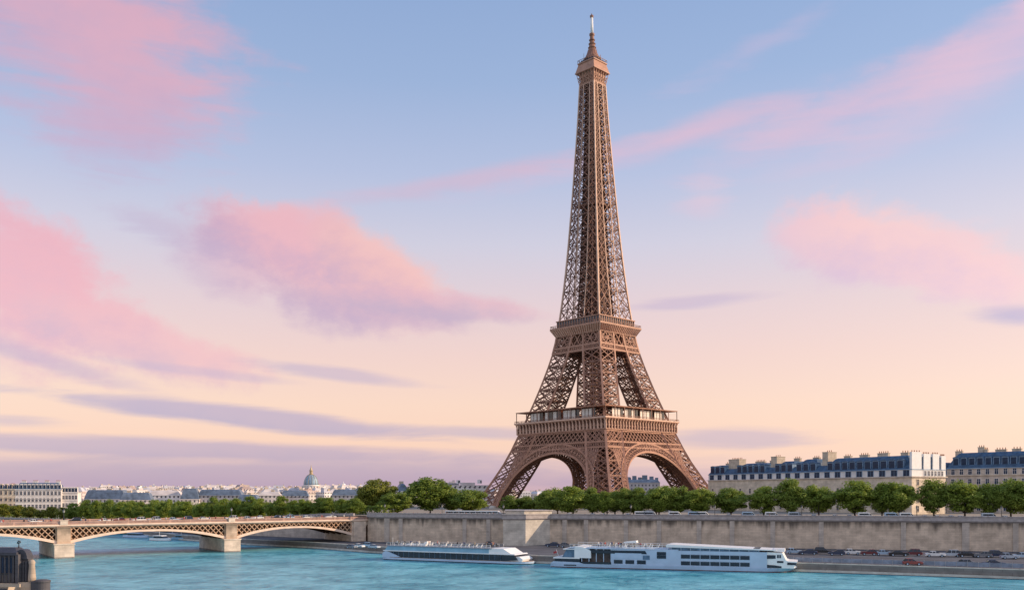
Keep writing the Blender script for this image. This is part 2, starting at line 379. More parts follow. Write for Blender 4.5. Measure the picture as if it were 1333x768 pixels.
# ------------------------------------------------------------------ embankment walls
def wall_strip(m, pts, zb, zt, th, mi=0):
    for i in range(len(pts)-1):
        (x0,y0),(x1,y1) = pts[i][:2],pts[i+1][:2]; d = Vector((x1-x0,y1-y0,0)); 
        if d.length < .01: continue
        d.normalize(); n = Vector((-d.y,d.x,0))*th
        za = zt[i] if isinstance(zt,list) else zt; zc = zt[i+1] if isinstance(zt,list) else zt
        m.add([(x0,y0,zb),(x1,y1,zb),(x1+n.x,y1+n.y,zb),(x0+n.x,y0+n.y,zb),(x0,y0,za),(x1,y1,zc),(x1+n.x,y1+n.y,zc),(x0+n.x,y0+n.y,za)],
              [(3,2,1,0),(4,5,6,7),(0,1,5,4),(1,2,6,5),(2,3,7,6),(3,0,4,7)], mi)
def parapet(m, pts, z0, z1, out, th):
    """moulded parapet course that stands proud of the wall by `out`, mitred at corners"""
    n = len(pts); L = [Vector((p[0],p[1],0)) for p in pts]
    def off(i, o):
        ds = []
        if i > 0: ds.append((L[i]-L[i-1]).normalized())
        if i < n-1: ds.append((L[i+1]-L[i]).normalized())
        ns = [Vector((d.y,-d.x,0)) for d in ds]
        if len(ns) == 1: return L[i]+ns[0]*o
        b = (ns[0]+ns[1]); b = b.normalized() if b.length > .1 else ns[0]
        return L[i]+b*min(abs(o)*2.5, abs(o)/max(.35, b.dot(ns[0])))*(1 if o > 0 else -1)
    prof = [(out*.1,z0-.5),(out,z0),(out,z0+.35),(out*.55,z0+.42),(out*.55,z1-.3),(out*.9,z1-.26),(out*.9,z1),(-th,z1),(-th,z0-.5)]
    vs = []
    for i in range(n):
        for o,z in prof:
            p = off(i,o); vs.append((p.x,p.y,z))
    k = len(prof); fs = []
    for i in range(n-1):
        for j in range(k-1): fs.append((i*k+j, (i+1)*k+j, (i+1)*k+j+1, i*k+j+1))
    m.add(vs, fs)
def on_wall(px):
    """point of the right-hand wall line under a given bearing"""
    t = (px-HX)/F
    for i in range(len(WR)-1):
        (x0,y0),(x1,y1) = WR[i],WR[i+1]
        den = (x1-x0)-t*(y1-y0)
        if abs(den) < 1e-6: continue
        s = (t*y0-x0)/den
        if -1e-6 <= s <= 1+1e-6:
            return Vector((x0+s*(x1-x0), y0+s*(y1-y0), 0)), Vector((x1-x0,y1-y0,0)).normalized()
    return None, None
def walls():
    r = thing('embankment_wall', (0,0,0), 0, 'long grey-brown stone river embankment wall with pilasters under the tree promenade', 'embankment wall')
    m = MB(); wall_strip(m, WR[:3], QZ-.5, PZ, 1.5); wall_strip(m, WR[5:], QZ-.5, PZ, 1.5); m.build('wall_face', M_WALL, r)
    b = MB(); b.prism([WR[3],WR[4],WR[5],(14.0,357),(-3.35,357)], QZ-.5, PZ-.01); b.build('buttress', M_BUTT, r)
    p = MB(); parapet(p, WR, 12.5, 14.2, .55, .6); p.build('parapet', M_PARA, r)
    pl = thing  # noqa
    for px in (504, 522, 605, 636, 735, 763, 815, 858, 910, 953, 1006, 1069, 1176, 1257, 1322):
        c, d = on_wall(px)
        n = Vector((d.y,-d.x,0)); q = MB(); wd = .85 if px not in (504,1257) else 1.15
        a = c-d*wd+n*.28; e = c+d*wd+n*.28; f = c+d*wd-n*.2; g = c-d*wd-n*.2
        q.prism([(a.x,a.y),(e.x,e.y),(f.x,f.y),(g.x,g.y)], QZ-.3, 11.99); q.build('pilaster', M_PIL, r)
    r2 = thing('embankment_wall', (0,0,0), 0, 'shaded grey stone embankment wall seen beneath and beyond the bridge arches', 'embankment wall')
    m = MB(); wall_strip(m, WL, QZ-.5, [z for z in WLZ], 1.2); m.build('wall_face', M_PIL, r2)
    p = MB(); pts = [(x,y) for x,y in WL]
    for i in range(len(WL)-1):
        p.bar((*WL[i], WLZ[i]+.5), (*WL[i+1], WLZ[i+1]+.5), .8, 1.0)
    p.build('parapet', M_PARA, r2)
    # pale upper terrace block behind the lit corner of the buttress
    t = thing('terrace_block', (0,0,0), 0, 'low pale stone terrace block standing behind the sunlit buttress corner', 'terrace')
    b = MB(); b.prism([(-2.5,351.0),(4.6,350.6),(15.5,358.7),(12,372),(-2.5,372)], PZ+.01, 15.3); b.build('terrace_wall', M_BUTT, t)
    c = MB(); c.prism([(-2.8,350.7),(4.8,350.2),(16.0,358.6),(12.2,372.4),(-2.8,372.4)], 15.3, 15.62); c.build('coping', M_PARA, t)
walls()

# ------------------------------------------------------------------ bridge
BA = atan2(.589,.808); BO = Vector((-152.7,314,0))
def BW(x, y, z): return Vector((BO.x+x*cos(BA)-y*sin(BA), BO.y+x*sin(BA)+y*cos(BA), z))
BWID = 27
def bridge():
    r = thing('arch_bridge', (BO.x,BO.y,0), BA, 'cream road bridge with flat arches, lattice spandrels and stone piers', 'bridge')
    def soffit(x, x0, x1):
        t = (x-(x0+x1)/2)/((x1-x0)/2); return 4.9+3.55*(1-abs(t)**2.15)
    spans = [(-115.6+2.1,-57.8-2.1),(-57.8+2.1,-2.1),(2.1,57.8-2.1),(59.9,107.8)]
    for x0, x1 in spans:
        N = 40; xs = [x0+(x1-x0)*i/N for i in range(N+1)]
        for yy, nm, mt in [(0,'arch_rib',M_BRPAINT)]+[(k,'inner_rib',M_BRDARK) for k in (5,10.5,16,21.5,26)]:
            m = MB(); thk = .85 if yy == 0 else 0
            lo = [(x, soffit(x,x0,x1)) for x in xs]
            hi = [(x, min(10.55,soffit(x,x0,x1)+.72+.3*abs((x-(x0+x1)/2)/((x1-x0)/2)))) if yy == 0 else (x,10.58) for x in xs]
            for i in range(N):
                m.sideprism([lo[i],lo[i+1],hi[i+1],hi[i]], yy, yy+(.9 if yy == 0 else .25))
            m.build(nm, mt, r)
        # spandrel lattice: two families of slanted bars between the rib and the deck beam
        m = MB(); step = 2.0
        top = 10.6
        def ztop(x): return soffit(min(max(x,x0),x1),x0,x1)+.9
        for sgn in (1,-1):
            k = x0-8
            while k < x1+8:
                # march along the slanted line, keep the piece inside the spandrel
                pts = []
                for j in range(61):
                    z = 5.0+j*.095; x = k+sgn*(z-5.0)*.95
                    if x0 <= x <= x1 and ztop(x) <= z <= top: pts.append((x,z))
                if len(pts) > 2: m.bar((pts[0][0],.45+.1*sgn,pts[0][1]), (pts[-1][0],.45+.1*sgn,pts[-1][1]), .34, .28)
                k += step
        m.bar((x0,.45,10.5),(x1,.45,10.5),.5,.25)
        m.bar((x0+.15,.45,5.9),(x0+.15,.45,10.5),.45); m.bar((x1-.15,.45,5.9),(x1-.15,.45,10.5),.45)
        m.build('spandrel_lattice', M_BRLAT, r)
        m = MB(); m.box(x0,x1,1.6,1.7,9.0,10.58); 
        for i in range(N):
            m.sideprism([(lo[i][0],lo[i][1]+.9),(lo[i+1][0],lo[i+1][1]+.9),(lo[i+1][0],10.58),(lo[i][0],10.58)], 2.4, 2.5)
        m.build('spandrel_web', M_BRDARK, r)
    for xp in (-57.8, 0, 57.8):
        m = MB(); m.box(xp-3.1,xp+3.1,-1.4,BWID+1.4,-3,4.55); m.box(xp-3.35,xp+3.35,-1.6,BWID+1.6,4.55,5.0)
        m.build('pier', M_BRSTONE, r)
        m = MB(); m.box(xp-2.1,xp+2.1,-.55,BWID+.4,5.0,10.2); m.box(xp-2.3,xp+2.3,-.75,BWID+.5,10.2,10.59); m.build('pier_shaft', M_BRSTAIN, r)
        m = MB(); m.box(xp-3.13,xp+3.13,-1.43,BWID+1.43,-.5,.45); m.build('tide_band', M_QUAY, r)
    m = MB(); m.box(107.8,118,.4,BWID,-.5,10.6); m.box(108.6,114,-.3,.4,2,10.6); m.build('abutment', M_BRSTONE, r)
    m = MB(); m.sideprism([(114.4,2.4),(117,2.4),(117,8.2),(116.6,9.1),(115.7,9.6),(114.8,9.1),(114.4,8.2)], .3, .41); m.build('archway', M_BRDARK, r)  # flat dark panel stands in for the shade inside the opening
    m = MB(); m.box(-116,119.5,.05,BWID+.35,10.6,11.3); m.box(-116,119.5,-.6,.04,10.92,11.46); m.build('deck', M_BRPAINT, r)
    m = MB(); m.box(-116,119.5,.3,BWID-.3,11.31,11.78); m.build('carriageway', M_ROAD, r)
    m = MB()
    for yy in (-.25, BWID-.2):
        m.bar((-116,yy,12.38),(119.5,yy,12.38),.24,.3); m.bar((-116,yy,11.68),(119.5,yy,11.68),.3,.2)
        x = -116
        while x < 119.5:
            m.box(x-.09,x+.09,yy-.09,yy+.09,11.46,12.26); x += .32
        x = -116
        while x < 119.5:
            m.box(x-.28,x+.28,yy-.16,yy+.16,11.46,12.6); x += 7.2
    m.build('railing', M_BRRAIL, r)
    for xp in (-57.8,0,57.8):
        m = MB(); m.box(xp-1.2,xp+1.2,-.85,.35,11.42,12.75); m.box(xp-1.35,xp+1.35,-1.0,.5,12.75,12.95); m.build('parapet_block', M_BRSTONE, r)
bridge()

# ------------------------------------------------------------------ the iron tower
TZ = 13.0
def prof(tab, z):
    if z <= tab[0][0]: return tab[0][1]
    for i in range(len(tab)-1):
        z0,a0 = tab[i]; z1,a1 = tab[i+1]
        if z <= z1:
            def sl(k):
                if k <= 0 or k >= len(tab)-1: 
                    k2 = min(max(k,0),len(tab)-2); return (tab[k2+1][1]-tab[k2][1])/(tab[k2+1][0]-tab[k2][0])
                return (tab[k+1][1]-tab[k-1][1])/(tab[k+1][0]-tab[k-1][0])
            t = (z-z0)/(z1-z0); h = z1-z0; m0, m1 = sl(i)*h, sl(i+1)*h
            return (2*t**3-3*t*t+1)*a0+(t**3-2*t*t+t)*m0+(-2*t**3+3*t*t)*a1+(t**3-t*t)*m1
    return tab[-1][1]
A_T = [(13,57.2),(23,52.3),(43,42.4),(59,36.4),(76,30.5),(95,24.6),(115,19.4),(134,16.6),(160,13.9),(186,11.8),(212,10.1),(238,8.5),(262,7.1),(287,5.9)]
S_T = [(13,17.2),(43,15.9),(76,15.1),(115,13.6),(134,12.4),(160,9.6),(186,7.6),(212,6.2),(238,5.1),(287,3.4)]
def AZ(z): return prof(A_T, z)
def SZ(z): return prof(S_T, z)
def tower():
    r = link('iron_tower', None); tag(r, 'tall brown wrought iron lattice tower with arched base and two platforms', 'tower')
    r.location = (55.9, 600, TZ)
    r.rotation_euler = (Matrix.Rotation(R(-.72),3,'Y') @ Matrix.Rotation(R(45.3),3,'Z')).to_euler()
    V = lambda x,y,z: (x,y,z-TZ)
    def leg_corners(sx, sy, z):
        a, s = AZ(z), SZ(z); b = a-s
        return [V(sx*a,sy*a,z), V(sx*b,sy*a,z), V(sx*b,sy*b,z), V(sx*a,sy*b,z)]
    def leg_stage(m, sx, sy, zs, cw, bw, sub, sw):
        for i in range(len(zs)-1):
            lo, hi = leg_corners(sx,sy,zs[i]), leg_corners(sx,sy,zs[i+1])
            for k in range(4):
                k2 = (k+1)%4
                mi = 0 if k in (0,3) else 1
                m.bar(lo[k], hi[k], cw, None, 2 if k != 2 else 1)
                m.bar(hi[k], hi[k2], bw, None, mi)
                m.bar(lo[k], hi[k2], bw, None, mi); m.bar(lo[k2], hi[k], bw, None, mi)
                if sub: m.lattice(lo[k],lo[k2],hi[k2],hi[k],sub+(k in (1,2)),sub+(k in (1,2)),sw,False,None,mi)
                # mid stringer
                a = Vector(lo[k]).lerp(Vector(lo[k2]),.5); b = Vector(hi[k]).lerp(Vector(hi[k2]),.5); m.bar(a,b,sw*1.25)
            # inner cross frame
            m.bar(hi[0],hi[2],bw*.9,None,1); m.bar(hi[1],hi[3],bw*.9,None,1)
            c0 = sum((Vector(q) for q in lo), Vector())/4; c1 = sum((Vector(q) for q in hi), Vector())/4
            m.bar(c0+Vector((1.4,1.4,0)),c1+Vector((1.4,1.4,0)),1.1,None,1); m.bar(c0-Vector((1.4,1.4,0)),c1-Vector((1.4,1.4,0)),1.1,None,1); m.bar(c0+Vector((1.6,-1.6,0)),c1+Vector((-1.6,1.6,0)),.6,None,1)
    for sx in (1,-1):
        for sy in (1,-1):
            m = MB(); zs = [14.5,23.5,32.5,41.5,50.5,60.5]
            leg_stage(m, sx, sy, zs, 1.35, .7, 3, .34)
            lg = m.build('leg', [M_IRON,M_IRON_SHADE,M_IRON2], r)
            for q in leg_corners(sx,sy,14.5):
                f = MB(); f.frus((q[0]-2.6,q[0]+2.6,q[1]-2.6,q[1]+2.6), -.3, (q[0]-1.5,q[0]+1.5,q[1]-1.5,q[1]+1.5), 2.2)
                f.build('foot_block', M_BUTT, lg)
            m = MB(); zs = [67.5,74.5,82,89.5,97,104.5,112.5,120,128]
            leg_stage(m, sx, sy, zs, 1.15, .6, 2, .36)
            m.build('pillar', [M_IRON,M_IRON_SHADE,M_IRON2], r)
    # faces: 0:+x 1:+y 2:-x 3:-y ; t along the face
    def FP(k, t, z, inset=0.0, a=None):
        aa = (AZ(z) if a is None else a)-inset
        return [V(aa,t,z),V(-t,aa,z),V(-aa,-t,z),V(t,-aa,z)][k]
    # lower girder and arches
    for k in range(4):
        g = MB()
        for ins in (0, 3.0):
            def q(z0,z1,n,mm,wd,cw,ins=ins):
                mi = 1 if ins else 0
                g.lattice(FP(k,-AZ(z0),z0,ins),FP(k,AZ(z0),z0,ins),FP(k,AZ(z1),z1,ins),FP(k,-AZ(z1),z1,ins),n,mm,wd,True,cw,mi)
            q(53.2,60.2,22,2,.42,.9); q(49.8,53.2,44,1,.3,.8)
            for sgn in (1,-1):
                t0 = AZ(50)-SZ(50); g.bar(FP(k,sgn*t0,49.8,ins),FP(k,sgn*(AZ(60)-SZ(60)),60.2,ins),1.0)
        for (z0,z1,ins) in ((49.9,60.2,3.6),):
            g.add([FP(k,-AZ(z0)+4,z0,ins),FP(k,AZ(z0)-4,z0,ins),FP(k,AZ(z1)-4,z1,ins),FP(k,-AZ(z1)+4,z1,ins)],[(0,1,2,3)],1)  # sheet added behind the lattice so its gaps read dark
        g.build('lattice_girder', [M_IRON2,M_IRON_SHADE], r)
        m = MB(); N = 44; ri = []; ro = []
        for i in range(N+1):
            a = pi*i/N
            zi = 14.5+33.0*sin(a)**.93; zo = 14.5+38.4*sin(a)**.93
            ti = 36.2*cos(a); to = 40.2*cos(a); ri.append((ti,zi)); ro.append((to,zo))
        for ins, wd in ((-.25,.85),(5.5,.7)):
            mi = 1 if ins > 0 else 0
            for i in range(N):
                m.bar(FP(k,*ri[i],ins),FP(k,*ri[i+1],ins),wd,1.2,mi); m.bar(FP(k,*ro[i],ins),FP(k,*ro[i+1],ins),wd,1.0,mi)
                mid0 = ((ri[i][0]+ro[i][0])/2,(ri[i][1]+ro[i][1])/2); mid1 = ((ri[i+1][0]+ro[i+1][0])/2,(ri[i+1][1]+ro[i+1][1])/2)
                m.bar(FP(k,*mid0,ins),FP(k,*mid1,ins),.35,None,mi)
                m.bar(FP(k,*ri[i],ins),FP(k,*ro[i],ins),.45,None,mi)
                m.bar(FP(k,*ri[i],ins),FP(k,*mid1,ins),.25,None,mi); m.bar(FP(k,*ri[i+1],ins),FP(k,*mid0,ins),.25,None,mi)
                m.bar(FP(k,*mid0,ins),FP(k,*ro[i+1],ins),.25,None,mi); m.bar(FP(k,*mid1,ins),FP(k,*ro[i],ins),.25,None,mi)
        for i in range(N):        # soffit between the two rings
            m.bar(FP(k,*ri[i],-.25),FP(k,*ri[i],5.5),.4,None,1); m.bar(FP(k,*ri[i],-.25),FP(k,*ri[i+1],5.5),.3,None,1); m.bar(FP(k,*ri[i+1],-.25),FP(k,*ri[i],5.5),.3,None,1)
            m.bar(FP(k,*ri[i],2.6),FP(k,*ri[i+1],2.6),.6,None,1)
        m.build('arch', [M_IRON2,M_IRON_SHADE], r)
        # spandrel between ring, legs and girder
        sp2 = {1: MB(), -1: MB()}
        for i in range(6,N-5):
            t,z = ro[i]
            if z < 36: continue
            m = sp2[1 if t > 0 else -1]
            zt = 50.0
            if zt-z > .8:
                for ins in (0,3.0): m.bar(FP(k,t,z,ins),FP(k,t,zt,ins),.42)
                t2,z2 = ro[i+1]
                if zt-z2 > .8 and abs(t2) < AZ(45)-2:
                    m.bar(FP(k,t,z),FP(k,t2,zt),.3); m.bar(FP(k,t2,z2),FP(k,t,zt),.3)
                    m.bar(FP(k,t,(z+zt)/2),FP(k,t2,(z2+zt)/2),.35)
        for q_ in sp2.values(): q_.build('spandrel', M_IRON2, r)
    # first platform
    p = MB(); h = 37.9
    def ring(m, h0, z0, h1, z1, hole=None, mi=0):
        if hole is None: m.frus((-h0,h0,-h0,h0), z0-TZ, (-h1,h1,-h1,h1), z1-TZ, mi)
        else:
            for (b,t) in (((-h0,h0,-h0,-hole),(-h1,h1,-h1,-hole)),((-h0,h0,hole,h0),(-h1,h1,hole,h1)),((-h0,-hole,-hole,hole),(-h1,-hole,-hole,hole)),((hole,h0,-hole,hole),(hole,h1,-hole,hole))):
                m.frus(b, z0-TZ, t, z1-TZ, mi)
    ring(p, 37.2, 66.9, 38.0, 67.4, 14); ring(p, 38.1, 67.4, 38.1, 68.3, 14); ring(p, 36.2,60.2,36.2,60.8,14)
    fp = p.build('first_platform', M_IRONL, r)
    fs = MB()
    for k in range(4):
        fs.add([FP(k,-36.3,60.8,0,36.3),FP(k,36.3,60.8,0,36.3),FP(k,36.3,66.9,0,36.3),FP(k,-36.3,66.9,0,36.3)],[(0,1,2,3)],1)
        n = 26
        for i in range(n+1):
            t = -36.6+73.2*i/n
            fs.bar(FP(k,t,60.9,0,36.75),FP(k,t,66.8,0,37.0),.62,.6,2)
            fs.bar(FP(k,t,60.9,0,36.7),FP(k,t,64.6,0,36.75),1.25,.5,2)
            fs.bar(FP(k,t,65.6,0,36.9),FP(k,t,66.9,0,37.7),.6,.5,2)
        fs.bar(FP(k,-36.9,60.9,0,36.8),FP(k,36.9,60.9,0,36.8),.6); fs.bar(FP(k,-36.6,63.2,0,36.5),FP(k,36.6,63.2,0,36.5),.35)
    fs.build('fascia', [M_IRON2,M_IRON_SHADE,M_IRONL], fp)
    rl = MB()
    for k in range(4):
        for z in (69.4,68.9): rl.bar(FP(k,-37.8,z,0,37.8),FP(k,37.8,z,0,37.8),.16)
        for i in range(25):
            t = -37.8+75.6*i/24; rl.bar(FP(k,t,68.3,0,37.8),FP(k,t,69.5,0,37.8),.12)
        for i in range(9):
            t = -36.9+73.8*i/8; rl.bar(FP(k,t,68.3,0,36.9),FP(k,t,74.6,0,36.9),.34)
    rl.build('railing', M_IRON, fp)
    rf = MB(); ring(rf, 37.1,74.6,37.3,75.15,20); rf.build('gallery_roof', M_IRON2, fp)
    for k in range(4):
        gm = MB(); a0 = 34.0
        for (t0,t1,mi) in ((-27,-16,0),(-14.5,-1,1),(1,14.5,0),(16,27,0)):
            for j in range(4):
                u0 = t0+(t1-t0)*j/4+.15; u1 = t0+(t1-t0)*(j+1)/4-.15
                gm.add([FP(k,u0,68.9,0,a0),FP(k,u1,68.9,0,a0),FP(k,u1,73.9,0,a0),FP(k,u0,73.9,0,a0)],[(0,1,2,3)],(2 if (j == 3 or (mi and j == 1)) else 0))
                gm.bar(FP(k,u0-.15,68.3,0,a0),FP(k,u0-.15,74.6,0,a0),.3,.3,1)
            gm.bar(FP(k,t0,68.6,0,a0),FP(k,t1,68.6,0,a0),.5,.5,1); gm.bar(FP(k,t0,74.2,0,a0),FP(k,t1,74.2,0,a0),.5,.6,1)
        gm.build('glass_pavilion', [M_PAVGLASS,M_IRON_SHADE,M_DARKGLASS], fp)
    # second platform
    p = MB()
    ring(p, 18.2,124,19.0,125.4,4); ring(p, 19.0,125.4,20.8,128.0,4); ring(p, 21.1,128.0,21.1,129.2,4)
    sp = p.build('second_platform', M_IRON2, r)
    fs = MB()
    for k in range(4):
        for i in range(23):
            t = i/11-1
            fs.bar(FP(k,t*18.3,123.8,0,18.4),FP(k,t*20.7,128.2,0,21.0),.5,.6,2)
        fs.bar(FP(k,-18.4,123.9,0,18.45),FP(k,18.4,123.9,0,18.45),.5)
        n = 9
        for ins in (0,2.5):
            a0,a1 = AZ(116.2),AZ(124)
            fs.lattice(FP(k,-a0,116.2,ins),FP(k,a0,116.2,ins),FP(k,a1,124,ins),FP(k,-a1,124,ins),7,1,.5,True,.8)
            b0 = AZ(112.8); fs.lattice(FP(k,-b0,112.8,ins),FP(k,b0,112.8,ins),FP(k,a0,116.0,ins),FP(k,-a0,116.0,ins),24,1,.36,True,.9)
            for t in (-1,1):
                s0 = AZ(113)-SZ(113); fs.bar(FP(k,t*s0,112.8,ins),FP(k,t*(AZ(124)-SZ(124)),124,ins),.8)
        fs.add([FP(k,-AZ(116),113.2,1.3,AZ(115)),FP(k,AZ(116),113.2,1.3,AZ(115)),FP(k,AZ(116),115.8,1.3,AZ(115)),FP(k,-AZ(116),115.8,1.3,AZ(115))],[(0,1,2,3)])
    for k in range(4):
        fs.add([FP(k,-AZ(116)+3,113,3.2),FP(k,AZ(116)-3,113,3.2),FP(k,AZ(124)-3,124,3.2),FP(k,-AZ(124)+3,124,3.2)],[(0,1,2,3)],1)  # dark sheet added behind the frieze, deepening its gaps
    fs.build('bracket_frieze', [M_IRON2,M_IRON_SHADE,M_IRONL], sp)
    rl = MB()
    for k in range(4):
        rl.bar(FP(k,-20.8,130.7,0,20.8),FP(k,20.8,130.7,0,20.8),.2); rl.bar(FP(k,-20.8,130.1,0,20.8),FP(k,20.8,130.1,0,20.8),.14)
        for i in range(29):
            t = -20.8+41.6*i/28; rl.bar(FP(k,t,129.2,0,20.8),FP(k,t,130.8,0,20.8),.17)
    rl.build('railing', M_IRON, sp)
    cb = MB(); ring(cb, 17.6,129.2,17.6,133.6,13.5,1); ring(cb, 18.3,133.6,18.3,134.2,9)
    for k in range(4):
        for i in range(17):
            t = -17.6+35.2*i/16; cb.bar(FP(k,t,129.2,0,17.75),FP(k,t,133.6,0,17.75),.45)
    cb.build('kiosk', [M_IRON2,M_DARKGLASS], sp)
    # upper shaft: corner and inner stringers on each face, crossed by lattice
    m = MB(); zs = [128.0]
    while zs[-1] < 284: zs.append(zs[-1]+max(4.6, .40*(2*AZ(zs[-1]))*.95))
    zs[-1] = 287.0
    for i in range(len(zs)-1):
        z0,z1 = zs[i],zs[i+1]; a0,a1 = AZ(z0),AZ(z1); b0,b1 = a0-SZ(z0), a1-SZ(z1)
        zm = (z0+z1)/2; am = AZ(zm); bm_ = am-SZ(zm)
        cw = .95 if z0 < 200 else .8
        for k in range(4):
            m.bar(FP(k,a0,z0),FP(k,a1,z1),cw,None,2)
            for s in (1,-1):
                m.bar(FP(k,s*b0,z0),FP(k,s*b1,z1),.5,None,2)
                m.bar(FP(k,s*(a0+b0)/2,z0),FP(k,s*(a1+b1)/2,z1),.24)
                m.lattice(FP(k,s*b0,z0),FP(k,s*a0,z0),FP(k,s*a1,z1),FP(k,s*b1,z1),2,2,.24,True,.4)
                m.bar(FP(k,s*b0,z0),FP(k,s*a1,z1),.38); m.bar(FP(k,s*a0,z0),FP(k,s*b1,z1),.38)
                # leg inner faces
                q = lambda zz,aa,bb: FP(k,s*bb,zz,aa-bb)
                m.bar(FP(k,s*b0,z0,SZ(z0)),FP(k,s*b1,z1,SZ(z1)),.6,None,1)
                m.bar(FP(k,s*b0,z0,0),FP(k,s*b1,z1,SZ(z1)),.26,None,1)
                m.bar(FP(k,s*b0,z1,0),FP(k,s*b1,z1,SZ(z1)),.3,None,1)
            m.bar(FP(k,-b0,z0),FP(k,b0,z0),.5)
            m.lattice(FP(k,-b0,z0),FP(k,b0,z0),FP(k,b1,z1),FP(k,-b1,z1),1,2 if z0 < 190 else 1,.34,False)
        if i % 2 == 0:
            m.bar(V(-a0,-a0,z0),V(a0,a0,z0),.4); m.bar(V(-a0,a0,z0),V(a0,-a0,z0),.4)
    m.build('upper_shaft', [M_IRON,M_IRON_SHADE,M_IRONL], r)
    # lift core
    m = MB(); 
    for sx in (1,-1):
        for sy in (1,-1):
            m.bar(V(sx*2.6,sy*2.6,129),V(sx*2.0,sy*2.0,288),1.0)
    z = 130
    while z < 284:
        for (p,q) in (((1,1),(1,-1)),((1,-1),(-1,-1)),((-1,-1),(-1,1)),((-1,1),(1,1))):
            m.bar(V(2.5*p[0],2.5*p[1],z),V(2.5*q[0],2.5*q[1],z+5),.45); m.bar(V(2.5*q[0],2.5*q[1],z),V(2.5*p[0],2.5*p[1],z+5),.45); m.bar(V(2.5*p[0],2.5*p[1],z),V(2.5*q[0],2.5*q[1],z),.45)
        z += 5
    zz = [130+i*5.2 for i in range(31)]
    for z0,z1 in zip(zz,zz[1:]):
        c0,c1 = .50*AZ(z0),.50*AZ(z1)  # wider dark lattice added, so the tower's interior reads shaded
        for k in range(4):
            P = lambda t,z,c: [V(c,t*c,z),V(-t*c,c,z),V(-c,-t*c,z),V(t*c,-c,z)][k]
            n = 5
            for i in range(n+1):
                t = -1+2*i/n; m.bar(P(t,z0,c0),P(t,z1,c1),.5 if 0 < i < n else .8)
            m.lattice(P(-1,z0,c0),P(1,z0,c0),P(1,z1,c1),P(-1,z1,c1),3,2,.42,True,.5)
    m.bar(V(0,0,129),V(0,0,288),1.6); m.build('lift_core', M_IRON_SHADE, r)
    ip = MB(); ring(ip, 8.6,208,8.6,208.8); ring(ip,8.9,208.8,8.9,209.1); ip.build('intermediate_floor', M_IRON, r)
    # summit
    m = MB(); ring(m, 6.05,286.6,6.2,287.6); ring(m, 5.2,287.6,5.9,294.6); 
    for k in range(4):
        for i in range(7):
            t = i/3-1; m.bar(FP(k,t*6.0,287.4,0,6.1),FP(k,t*7.3,294.8,0,7.4),.3)
        m.lattice(FP(k,-6,287.6,0,6.05),FP(k,6,287.6,0,6.05),FP(k,6.6,292,0,6.6),FP(k,-6.6,292,0,6.6),5,2,.26)
    ring(m, 8.1,294.6,8.1,295.2); ring(m, 7.9,295.2,6.4,300.8); ring(m, 6.9,300.8,6.9,301.5)
    sc = m.build('summit_cabin', M_IRON2, r)
    gl = MB()
    for k in range(4):
        for i in range(6):
            t0 = -5+i*10/6+.15; t1 = t0+10/6-.3
            gl.add([FP(k,t0,301.6,0,5.6),FP(k,t1,301.6,0,5.6),FP(k,t1,303.2,0,5.4),FP(k,t0,303.2,0,5.4)],[(0,1,2,3)])
    ring(gl,5.5,301.5,5.3,303.2); gl.build('cabin_window', M_DARKGLASS, sc)
    rl = MB()
    for k in range(4):
        rl.bar(FP(k,-6.7,303.4,0,6.7),FP(k,6.7,303.4,0,6.7),.2)
        for i in range(10): rl.bar(FP(k,-6.7+13.4*i/9,301.5,0,6.7),FP(k,-6.7+13.4*i/9,303.4,0,6.7),.18)
    rl.build('railing', M_IRON, sc)
    cu = MB(); cu.lathe([(5.9,303.2-TZ),(6.1,303.8-TZ),(4.6,305.6-TZ),(3.5,308-TZ),(2.7,310.5-TZ),(2.3,311-TZ),(1.9,313.5-TZ),(1.5,316-TZ),(1.25,319.5-TZ),(1.7,319.8-TZ),(1.7,321-TZ),(.9,321.4-TZ)], 12)
    for i in range(10):
        a = i*2*pi/10
        cu.bar((5.6*cos(a),5.6*sin(a),303-TZ),(5.6*cos(a),5.6*sin(a),303-TZ+1.8+(i*7%5)),.16)
    for z in (309,311.5,314,316.5): cu.lathe([(2.9-(z-309)*.14,z-TZ),(3.1-(z-309)*.14,z+.4-TZ)], 12)
    cu.build('cupola', M_IRON, sc)
    ma = MB(); ma.lathe([(.95,321-TZ),(.85,331.7-TZ)],10); mo = ma.build('mast', M_WHITE, sc, True)
    ti = MB(); ti.lathe([(1.15,331.6-TZ),(1.2,332.8-TZ),(.4,333.2-TZ),(.12,334.3-TZ)],10); ti.build('mast_tip', M_IRON, mo)
tower()

